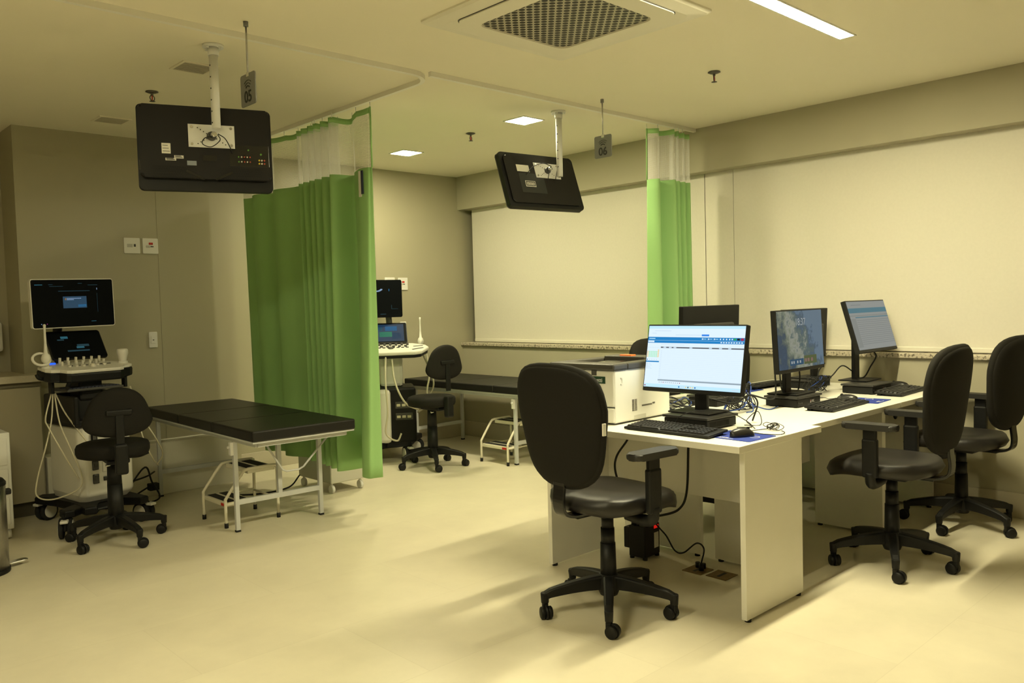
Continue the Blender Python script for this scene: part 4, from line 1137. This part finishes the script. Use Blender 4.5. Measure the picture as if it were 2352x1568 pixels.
def screen_panel(parent, name, M, W_, H_, th, rim, scr, scr_mat):
    f = MB(); f.prism(rrect(W_, H_, .014, 5), -th/2, th/2, .003, M=M @ Rx(pi/2)); o = f.build(name, rim, parent)
    s_ = MB(); s_.prism(rrect(W_-.010, H_-.010, .011, 5), th/2, th/2+.0014, 0, DISPB, M @ Rx(pi/2))
    scr(s_, lambda u0, v0, u1, v1, m: s_.box((-W_/2+u0*W_, -th/2-.0018, -H_/2+v0*H_), (-W_/2+u1*W_, -th/2-.0013, -H_/2+v1*H_), 0, m, M))
    s_.build('display', None, o); return o
SB1, SB2, SB3, SB4, SB5 = E('echo dialog', (.020, .050, .085)), E('echo blue', (.02, .13, .28)), E('echo text', (.22, .32, .48)), E('echo faint', (.012, .035, .045)), E('echo cyan', (.02, .09, .12))
def scr_echo1(s_, R):
    R(.37, .40, .655, .64, SB1); R(.415, .59, .59, .605, SB3); R(.415, .565, .50, .58, SB3); R(.55, .42, .65, .47, SB2); R(.395, .565, .41, .605, E('echo amber', (.3, .16, .02)))
    R(.05, .875, .14, .89, SB5); R(.21, .88, .26, .89, SB4); R(.56, .90, .61, .91, SB4); R(.68, .865, .80, .875, SB4); R(.22, .845, .38, .853, SB4); R(.32, .745, .70, .757, SB4)
    R(.787, .77, .793, .81, SB3); R(.787, .30, .790, .70, SB4); R(.70, .11, .76, .12, SB5); R(.10, .085, .108, .10, SB3); R(.165, .085, .173, .10, E('echo magenta', (.3, .03, .2)))
def scr_touch1(s_, R):
    R(.25, .72, .38, .80, SB5); R(.18, .66, .30, .70, SB4); R(.5, .42, .72, .50, SB4); R(.48, .36, .62, .42, SB5); R(.3, .25, .7, .3, SB4)
def scr_echo2(s_, R):
    for k in range(9):
        a = -1.0+2.0*k/8; R(.545+.10*math.sin(a)-.018, .80-.10*math.cos(a)-.016, .545+.10*math.sin(a)+.018, .80-.10*math.cos(a)+.016, SB3)
    R(.76, .70, .772, .76, SB2); R(.80, .22, .81, .33, SB4); R(.81, .22, .92, .23, SB4); R(.60, .08, .70, .10, SB4); R(.1, .86, .3, .88, SB4)
def scr_touch2(s_, R):
    R(.08, .08, .92, .92, E('touch navy', (.008, .03, .07))); R(.30, .30, .62, .55, E('touch green', (.03, .22, .10))); R(.45, .60, .75, .82, SB2); R(.62, .2, .85, .5, SB1); R(.12, .6, .38, .8, SB5)
def probe(t, x, y, z, flat=False, m=None):
    p = MB()
    if flat: p.lathe([(.001, 0), (.020, 0), (.024, .03), (.030, .055), (.036, .07), (.036, .092), (.030, .10), (.001, .102)], 24, None, T(x, y, z))
    else: p.lathe([(.001, 0), (.014, 0), (.017, .05), (.026, .062), (.028, .08), (.022, .10), (.012, .11), (.0075, .17), (.0065, .26), (.009, .285), (.001, .29)], 24, None, T(x, y, z))
    return p.build('ultrasound_probe', m or US_WHITE, t)

def us_left():
    t = thing('ultrasound_machine', 'white ultrasound machine with a black screen and cables at the far left wall', 'ultrasound machine', (1.645, 5.75, 0), math.radians(8), 'ultrasound machines')
    us_common(t, ((-.285, -.265), (.20, -.26), (-.155, .33), (.22, .30)), .9)
    MB().prism([(-.30, -.30), (-.25, -.31), (-.08, -.20), (-.14, -.12), (-.30, -.22)], .125, .172, .010).build('wheel_arm', BLACKP, t)
    b = MB()
    prof = [(-.135, -.235), (.145, -.235), (.175, -.19), (.175, .20), (.14, .24), (-.13, .24), (-.165, .20), (-.165, -.19)]
    k = len(prof); rings = []
    for z, sc, dy in ((.165, .88, .03), (.22, 1.0, 0), (.40, 1.0, 0), (.60, .97, .01), (.645, .94, .01)):
        rings.append([b.bm.verts.new((x*sc, y*sc+dy, z)) for x, y in prof])
    for a, c in zip(rings, rings[1:]):
        for q in range(k): b.bm.faces.new((a[q], a[(q+1) % k], c[(q+1) % k], c[q]))
    b.bm.faces.new(rings[0][::-1]); b.bm.faces.new(rings[-1])
    o = b.build('body', US_WHITE, t); mv = o.modifiers.new('soft', 'BEVEL'); mv.width = .012; mv.segments = 3
    for i in range(4):
        z = .575-.085*i
        MB().box((-.10, -.243, z-.03), (-.062, -.228, z+.03), .004, BLACKG).box((-.092, -.246, z-.012), (-.07, -.24, z+.016), .002, GREYP).build('probe_port', None, t)
    MB().box((-.04, -.240, .355), (.12, -.228, .43), .012).build('disc_drawer', US_WHITE, t)
    MB().box((-.035, -.2405, .30), (.055, -.229, .328), .003).build('card_slot', BLACKG, t)
    q = MB()
    for i, x in enumerate((.0, .035, .07, .10)): q.box((x, -.2365, .602), (x+.016, -.2285, .616), m=REDINK if i in (0, 2) else GREYP)
    q.build('front_markings', None, t)
    bay = MB(); bay.box((-.175, -.215, .645), (.175, .23, .69), .01); bay.box((-.18, -.22, .66), (-.15, .23, .84), .012); bay.box((.15, -.22, .66), (.18, .23, .84), .012); bay.box((-.17, .16, .66), (.17, .23, .84), .01)
    bay.build('black_bay', BLACKP, t)
    nk = MB()
    P = [(-.07, -.02, .68), (-.062, -.03, .80), (-.055, -.04, .93)]
    nk.box((-.115, -.10, .67), (.03, .05, .82), .015); nk.box((-.10, -.115, .80), (.045, .035, .94), .015)
    nk.build('lift_arm', BLACKP, t)
    DK = T(-.02, -.05, 1.0) @ Rx(math.radians(7)) @ Matrix.Diagonal((.86, 1, 1, 1)) @ T(0, .05, -.985)
    # console: black under-tray, white deck
    deck = [(-.185, -.20), (.17, -.20), (.205, -.185), (.225, -.13), (.285, -.12), (.315, -.10), (.315, .0), (.25, .06), (.17, .10), (-.19, .10), (-.245, .05), (-.315, .02), (-.315, -.09), (-.29, -.125), (-.235, -.135), (-.21, -.185)]
    MB().prism([(x*1.0, y+.0) for x, y in deck], .925, .985, .012, M=DK).build('console_tray', BLACKP, t)
    MB().prism([(x*.985, y*.985) for x, y in deck], .983, 1.004, .006, M=DK).build('console_deck', US_WHITE, t)
    for x, y, h_, r_ in [(-.145+.057*i, .045, .046, .0100) for i in range(6)]+[(-.155+.05*i, -.01+.01*(i % 2), .032, .0095) for i in range(7)]+[(-.13+.05*i, -.065, .014, .0125) for i in range(6)]:
        MB().cyl((x, y, 1.0), (x, y, 1.0+h_), r_, r_*.9, n=16, M=DK).build('control_knob', US_KEY, t)
    sw = MB(); sw.sph((.02, -.10, 1.002), .022, n=20, M=DK); sw.build('trackball', US_KEY, t)
    for i in range(6):
        MB().box((-.12+.055*i, -.045, 1.003), (-.095+.055*i, -.035, 1.009), .002, None, DK).build('function_key', GREYP, t)
    MB().box((-.205, .06, 1.004), (-.165, .072, 1.014), .002, None, DK).build('power_key', E('blue key light', (.02, .12, 1.0), 1.2), t)
    screen_panel(t, 'touch_panel', T(.0, .13, 1.145) @ Rx(math.radians(-35)), .345, .215, .016, BLACKP, scr_touch1, BLACKG)
    # pull-out keyboard shelf
    kb = MB(); kb.box((-.20, -.18, .868), (.15, .08, .885), .006); kb.build('keyboard_shelf', GREYP, t)
    kt = MB()
    for r_ in range(5):
        for c_ in range(14): kt.box((-.183+.0225*c_, -.165+.03*r_, .885), (-.165+.0225*c_, -.143+.03*r_, .890))
    kt.build('shelf_keys', mat('shelf keys', (.03, .035, .07), .4), t)
    # monitor on a hidden swing arm behind the console
    ar = MB(); ar.tube(bez([(-.03, .14, .92), (-.04, .26, .98), (-.06, .27, 1.12), (-.06, .22, 1.36), (-.06, .13, 1.41)], 6), .028, n=12); ar.build('monitor_arm', BLACKP, t)
    screen_panel(t, 'monitor', T(-.025, .09, 1.418) @ Ry(-.015), .515, .312, .032, US_WHITE, scr_echo1, BLACKG)
    # probes in their side holders
    for s_ in (-1, 1):
        MB().lathe([(.024, .99), (.030, .99), (.032, 1.02), (.026, 1.02)], 22, None, T(-.02+s_*.237, -.04, .01)).build('probe_holder', US_WHITE, t)
    probe(t, -.257, -.04, 1.0); probe(t, .217, -.04, 1.01, True)
    lp = MB(); lp.tube([(-.285+.05*math.cos(a), -.04+.02*math.sin(a), 1.075+.036*math.sin(a)) for a in [2*pi*i/20 for i in range(20)]], .008, n=8, closed=True); lp.build('cable_loop', US_WHITE, t)
    MB().tube(bez([(-.26, -.05, .95), (-.31, -.06, .96), (-.325, -.06, .985)], 5), .011).build('cable_hook', BLACKP, t)
    MB().box((-.25, -.075, .86), (-.23, -.03, .95), .004).build('cable_hook', BLACKP, t)
    MB().box((.205, -.075, .86), (.225, -.03, .95), .004).build('cable_hook', BLACKP, t)
    MB().tube(bez([(-.17, -.16, .94), (-.195, -.18, .91), (-.21, -.2, .895)], 4), .013).build('cable_hook', BLACKP, t)
    for pts in ([(-.265, -.06, .86), (-.30, -.10, .70), (-.36, -.14, .55), (-.44, -.18, .36), (-.45, -.2, .27), (-.36, -.22, .24), (-.22, -.25, .28), (-.20, -.26, .36), (-.24, -.22, .52), (-.27, -.15, .68), (-.255, -.06, .86)],
                [(-.25, -.06, .86), (-.225, -.13, .74), (-.17, -.23, .60), (-.11, -.26, .50), (-.08, -.25, .475)],
                [(-.27, -.05, .86), (-.335, -.1, .72), (-.335, -.14, .66), (-.28, -.2, .50), (-.215, -.255, .34)],
                [(.26, -.05, .86), (.265, -.10, .70), (.28, -.16, .52), (.32, -.2, .38), (.36, -.2, .33)],
                [(.262, -.05, .86), (.30, -.12, .66), (.37, -.17, .50), (.40, -.19, .40), (.33, -.23, .34)]):
        MB().tube(bez([(x*.93+.01, y, z) for x, y, z in pts], 7), .0045, n=8).build('probe_cable', CLEARC, t)
us_left()
# cables and plug on the floor behind the first stool
c = MB(); c.tube(bez([(1.86, 5.78, .15), (1.98, 5.76, .30), (2.05, 5.84, .18), (2.12, 5.9, .05), (2.05, 5.98, .008), (1.95, 6.02, .03), (2.1, 6.06, .10), (2.16, 6.06, .10)], 8), .006)
c.tube(bez([(1.88, 5.82, .2), (2.02, 5.85, .22), (2.12, 5.98, .22)], 6), .006); c.box((2.10, 6.03, .075), (2.17, 6.085, .125), .006)
tag(c.build('power_cable', RUBBER), 'tangle of black cable on the floor between the left ultrasound machine and the bed', 'cable', 'floor cables')

def us_right():
    t = thing('ultrasound_machine', 'ultrasound machine half hidden behind the long green curtain', 'ultrasound machine', (4.19, 6.01, 0), math.radians(-33), 'ultrasound machines')
    us_common(t, ((-.19, -.22), (.12, -.10), (-.24, .29), (.22, .28)), 1.0, [(-.24, -.24), (-.14, -.26), (-.06, -.16), (.10, -.14), (.15, -.13), (.16, -.06), (.20, .10), (.27, .28), (.20, .33), (.11, .24), (-.11, .24), (-.2, .33), (-.27, .28), (-.2, .10), (-.2, -.10)])
    MB().box((-.14, -.15, .16), (.20, .25, .64), .02).build('body', BLACKP, t)
    MB().box((-.19, -.215, .17), (-.02, .10, .63), .03).build('front_cover', US_WHITE, t)
    for z in (.36, .46): 
        q = MB(); q.box((.02, -.158, z), (.17, -.148, z+.06), .004, GREYP)
        for k in range(3): q.box((.03+.045*k, -.164, z+.018), (.062+.045*k, -.156, z+.04), .003, CLEARC)
        q.build('side_port', None, t)
    MB().box((-.10, -.06, .64), (.10, .14, .94), .03).build('lift_arm', US_WHITE, t)
    DK = T(0, -.05, .95) @ Rx(math.radians(9)) @ T(0, .05, -.94)
    deck = [(-.20, -.24), (.20, -.24), (.26, -.21), (.33, -.06), (.31, .03), (.20, .12), (-.20, .12), (-.31, .03), (-.33, -.06), (-.26, -.21)]
    MB().prism([(x*.97, y*.97) for x, y in deck], .915, .945, .008, M=DK).build('console_tray', BLACKP, t)
    MB().prism(deck, .942, .975, .010, M=DK).build('console_deck', US_WHITE, t)
    for x, y, h_, r_ in [(-.15+.05*i, .03, .025, .011) for i in range(7)]+[(-.13+.052*i, -.03, .018, .013) for i in range(6)]:
        MB().cyl((x, y, .97), (x, y, .97+h_), r_, n=14, M=DK).build('control_knob', GREYP, t)
    MB().sph((0, -.10, .972), .024, n=18, M=DK).build('trackball', GREYP, t)
    for i in range(8): MB().box((-.15+.04*i, -.075, .974), (-.125+.04*i, -.055, .980), .002, None, DK).build('function_key', BLACKP, t)
    for s_ in (-1, 1):
        g = MB(); g.prism(rrect(.12, .022, .010, 4), .9745, .9765, 0, None, DK @ T(s_*.23, -.13, 0) @ Rz(s_*.55)); g.prism(rrect(.09, .022, .010, 4), .9745, .9765, 0, None, DK @ T(s_*.24, -.02, 0) @ Rz(s_*.2)); g.build('grip_slot', INK, t)
    screen_panel(t, 'touch_panel', T(-.02, .14, 1.10) @ Rx(math.radians(-38)), .35, .22, .02, BLACKP, scr_touch2, BLACKG)
    ar = MB(); ar.tube(bez([(0, .10, .92), (0, .24, 1.0), (0, .24, 1.25), (-.06, .20, 1.36)], 6), .028, n=12); ar.build('monitor_arm', GREYP, t)
    screen_panel(t, 'monitor', T(-.13, .13, 1.412) @ Rz(math.radians(20)), .53, .335, .035, BLACKG, scr_echo2, BLACKG)
    probe(t, .27, .08, .95)
    for pts in ([(.31, -.02, .92), (.33, -.06, .75), (.30, -.10, .60), (.30, -.05, .47), (.22, .0, .40)],
                [(-.05, -.22, .92), (-.06, -.27, .72), (-.05, -.29, .45), (-.07, -.28, .27), (0.02, -.27, .20), (.06, -.26, .26)],
                [(.28, .02, .92), (.36, -.04, .70), (.35, .02, .58), (.28, .05, .50), (.24, .06, .47)],
                [(.0, -.2, .92), (.02, -.25, .7), (.10, -.26, .52), (.22, -.15, .44)]):
        MB().tube(bez(pts, 7), .008, n=8).build('probe_cable', CLEARC, t)
us_right()

# ------------------------------------------------------------------ under the near desk: transformer, floor boxes, cables
tf = thing('voltage_transformer', 'black transformer box with a red light standing under the near desk', 'transformer', (3.405, 2.655, 0), math.radians(4))
MB().box((-.065, -.05, .012), (.075, .05, .175), .006).build('casing', BLACKP, tf)
MB().box((-.06, .05, .05), (-.01, .085, .16), .006).build('side_socket', BLACKP, tf)
MB().tube(bez([(-.05, 0, .173), (-.05, 0, .19), (-.01, 0, .196), (.03, 0, .19), (.03, 0, .173)], 5), .006).build('carry_handle', BLACKP, tf)
MB().box((.02, -.053, .152), (.06, -.048, .168), .001).build('indicator_light', E('red indicator', (.45, .01, .005), 1.0), tf)
MB().box((.02, -.0515, .05), (.06, -.0495, .13)).build('rating_label', PAPER, tf)
ft = MB()
for x in (-.05, .06):
    for y in (-.04, .04): ft.cyl((x, y, 0), (x, y, .013), .012, n=12)
ft.build('rubber_foot', RUBBER, tf)
for yy, x in ((.03, -.045), (-.025, .045)):
    p = MB(); p.cyl((x, yy, .17), (x, yy, .21), .014, .010, n=14); p.cyl((x, yy, .21), (x, yy, .24), .008, .005, n=10); p.build('plug', BLACKP, tf)
dc = MB(); dc.lathe([(.008, -.003), (.03, -.004), (.034, 0), (.03, .004), (.008, .003)], 28, None, T(3.40, 2.66, .226) @ Rz(.2) @ Rx(1.2))
tag(dc.build('cable_coil', CHROME), 'shiny coil of clear wrapping on top of the black transformer under the near desk', 'coil')
c1 = MB(); c1.tube(bez([(3.36, 2.335, .716), (3.36, 2.338, .60), (3.36, 2.352, .39), (3.36, 2.40, .30), (3.37, 2.51, .25), (3.39, 2.58, .235), (3.44, 2.61, .235)], 8), .006)
tag(c1.build('power_cable', RUBBER), 'thick black cable hanging from the near desk edge to the transformer', 'cable', 'cables under the desks')
c2 = MB(); c2.tube(bez([(3.44, 2.61, .23), (3.40, 2.57, .19), (3.40, 2.508, .139), (3.40, 2.457, .074), (3.40, 2.404, .073), (3.40, 2.326, .136), (3.40, 2.284, .116), (3.405, 2.304, .04)], 8), .004)
tag(c2.build('power_cable', RUBBER), 'thin black cable curving from the transformer to the open floor box', 'cable', 'cables under the desks')
c3 = MB(); c3.tube(bez([(3.20, 2.56, .716), (3.20, 2.585, .65), (3.20, 2.655, .56), (3.21, 2.675, .48), (3.27, 2.68, .36), (3.33, 2.68, .28), (3.36, 2.68, .24)], 8), .0055)
tag(c3.build('power_cable', RUBBER), 'black cable hanging below the printer behind the office chair', 'cable', 'cables under the desks')
def floor_box(x, y, open_, label):
    t = thing('floor_box', label, 'floor box', (x, y, 0), 0, 'brass floor boxes under the near desk')
    MB().box((-.055, -.055, 0), (.055, .055, .004), .001).build('cover_plate', BRASS, t)
    MB().box((-.035, -.008, .004), (.035, .008, .0046)).build('slot', INK, t)
    if open_:
        p = MB(); p.cyl((.0, -.02, .004), (.0, -.02, .04), .014, .010, n=14); p.cyl((.03, .02, .004), (.03, .02, .03), .012, n=14); p.cyl((.035, -.01, .004), (.035, -.01, .028), .012, n=12); p.build('plug', BLACKP, t)
    return t
floor_box(3.405, 2.325, True, 'brass floor box with plugs in it under the near desk')
floor_box(3.415, 2.195, False, 'closed brass floor box with a dark slot under the near desk')

# ------------------------------------------------------------------ cables on the desk tops
def cable(pts, r, m, label, group='cables on the desk tops', n=6):
    o = MB().tube(bez(pts, n), r, n=7).build('cable', m); return tag(o, label, 'cable', group)
def bundle(cx, cy, cz, sx, sy, sz, n, seed, label, blue=2):
    """a loose bundle of looped leads"""
    rnd = random.Random(seed); t = MB()
    for i in range(n):
        p0 = []
        a0 = rnd.random()*6.28; e = .55+.45*rnd.random()
        for k in range(9):
            a = a0+k*.9
            p0.append((cx+sx*e*math.cos(a)+rnd.uniform(-.2, .2)*sx, cy+sy*e*math.sin(a)*.6+rnd.uniform(-.3, .3)*sy, cz+sz*(.5+.45*math.sin(a*1.3+i))+.004))
        t.tube(bez(p0, 5), (.0016 if sz < .04 else rnd.choice((.0022, .0027, .0032))), n=6, m=BLUECAB if i < blue else RUBBER)
    return tag(t.build('cable_bundle', None), label, 'cable bundle', 'cable bundles on the desks')
bundle(3.80, 2.33, DZ, .10, .10, .15, 9, 3, 'tangled black and blue leads right of the brightly lit monitor', 1)
bundle(4.82, 2.40, DZ, .09, .10, .10, 9, 5, 'tangled black and blue leads left of the tilted monitor base', 1)
bundle(3.66, 2.62, DZ, .10, .14, .06, 6, 8, 'leads lying behind the base of the brightly lit monitor', 1)
bundle(3.34, 1.87, DZ, .025, .06, .03, 5, 11, 'small tied coil of mouse lead at the near desk corner', 0)
bundle(4.40, 2.19, DZ+.058, .05, .02, .03, 5, 13, 'small tied coil of lead on the computer under the landscape monitor', 0)
cable([(3.34, 1.90, .75), (3.22, 1.95, .748), (3.17, 1.99, .748)], .0018, RUBBER, 'thin lead from the coil to the mouse at the near desk corner')
cable([(3.13, 2.25, .77), (3.11, 2.20, .81), (3.16, 2.15, .83), (3.30, 2.09, .82), (3.38, 2.03, .77), (3.32, 1.95, .748)], .002, RUBBER, 'thin lead looping over the computer under the brightly lit monitor')
cable([(3.38, 2.04, .749), (3.44, 1.99, .749), (3.50, 2.04, .80), (3.45, 2.07, .76), (3.36, 1.99, .749), (3.30, 2.03, .749)], .002, RUBBER, 'thin looped lead on the near desk behind the mouse')
cable([(3.36, 2.20, .86), (3.42, 2.12, .84), (3.46, 2.06, .88), (3.50, 2.04, .84), (3.52, 2.08, .75)], .004, RUBBER, 'thick lead dropping from the brightly lit monitor to the desk')
cable([(3.38, 2.30, .87), (3.44, 2.22, .85), (3.55, 2.20, .86), (3.66, 2.22, .85), (3.74, 2.28, .82)], .0038, RUBBER, 'lead crossing behind the stand of the brightly lit monitor')
cable([(3.86, 2.30, .83), (3.96, 2.22, .80), (4.03, 2.24, .86), (4.06, 2.26, .92), (4.07, 2.25, .98)], .0045, RUBBER, 'lead rising to the left side of the landscape monitor')
cable([(4.07, 2.24, .95), (4.10, 2.24, .83), (4.16, 2.20, .815), (4.28, 2.20, .812)], .004, RUBBER, 'lead curving round the stand of the landscape monitor')
cable([(4.30, 2.25, .95), (4.33, 2.26, .88), (4.36, 2.29, .80), (4.36, 2.33, .75)], .004, RUBBER, 'straight lead hanging below the landscape monitor')
cable([(5.16, 2.23, 1.0), (5.24, 2.22, .95), (5.20, 2.24, .88), (5.16, 2.26, .82), (5.06, 2.27, .81)], .0045, RUBBER, 'curved lead hanging below the tilted monitor')
cable([(5.06, 2.29, .86), (4.98, 2.32, .90), (4.93, 2.36, .84), (4.86, 2.40, .79)], .004, RUBBER, 'lead from the stand of the tilted monitor to the tangled leads')
cable([(5.12, 2.50, .90), (5.0, 2.48, .86), (4.90, 2.44, .82), (4.84, 2.42, .78)], .004, RUBBER, 'lead from the back row monitor to the tangled leads')
cable([(3.80, 2.32, .80), (3.86, 2.26, .77), (3.92, 2.22, .75), (4.05, 2.24, .752)], .003, BLUECAB, 'blue network lead reaching the computer under the landscape monitor')
cable([(3.78, 2.36, .88), (3.84, 2.30, .84), (3.80, 2.24, .76), (3.75, 2.25, .75)], .003, BLUECAB, 'blue network lead standing up from the tangled leads')
lp = MB(); lp.tube(bez([(4.98, 2.0, .716), (4.985, 2.0, .66), (5.0, 2.0, .62), (4.98, 2.0, .60), (4.965, 2.0, .63), (4.985, 2.0, .67)], 6), .007)
tag(lp.build('cable', RUBBER), 'looped lead hanging under the front row desk between the chairs', 'cable', 'cables under the desks')
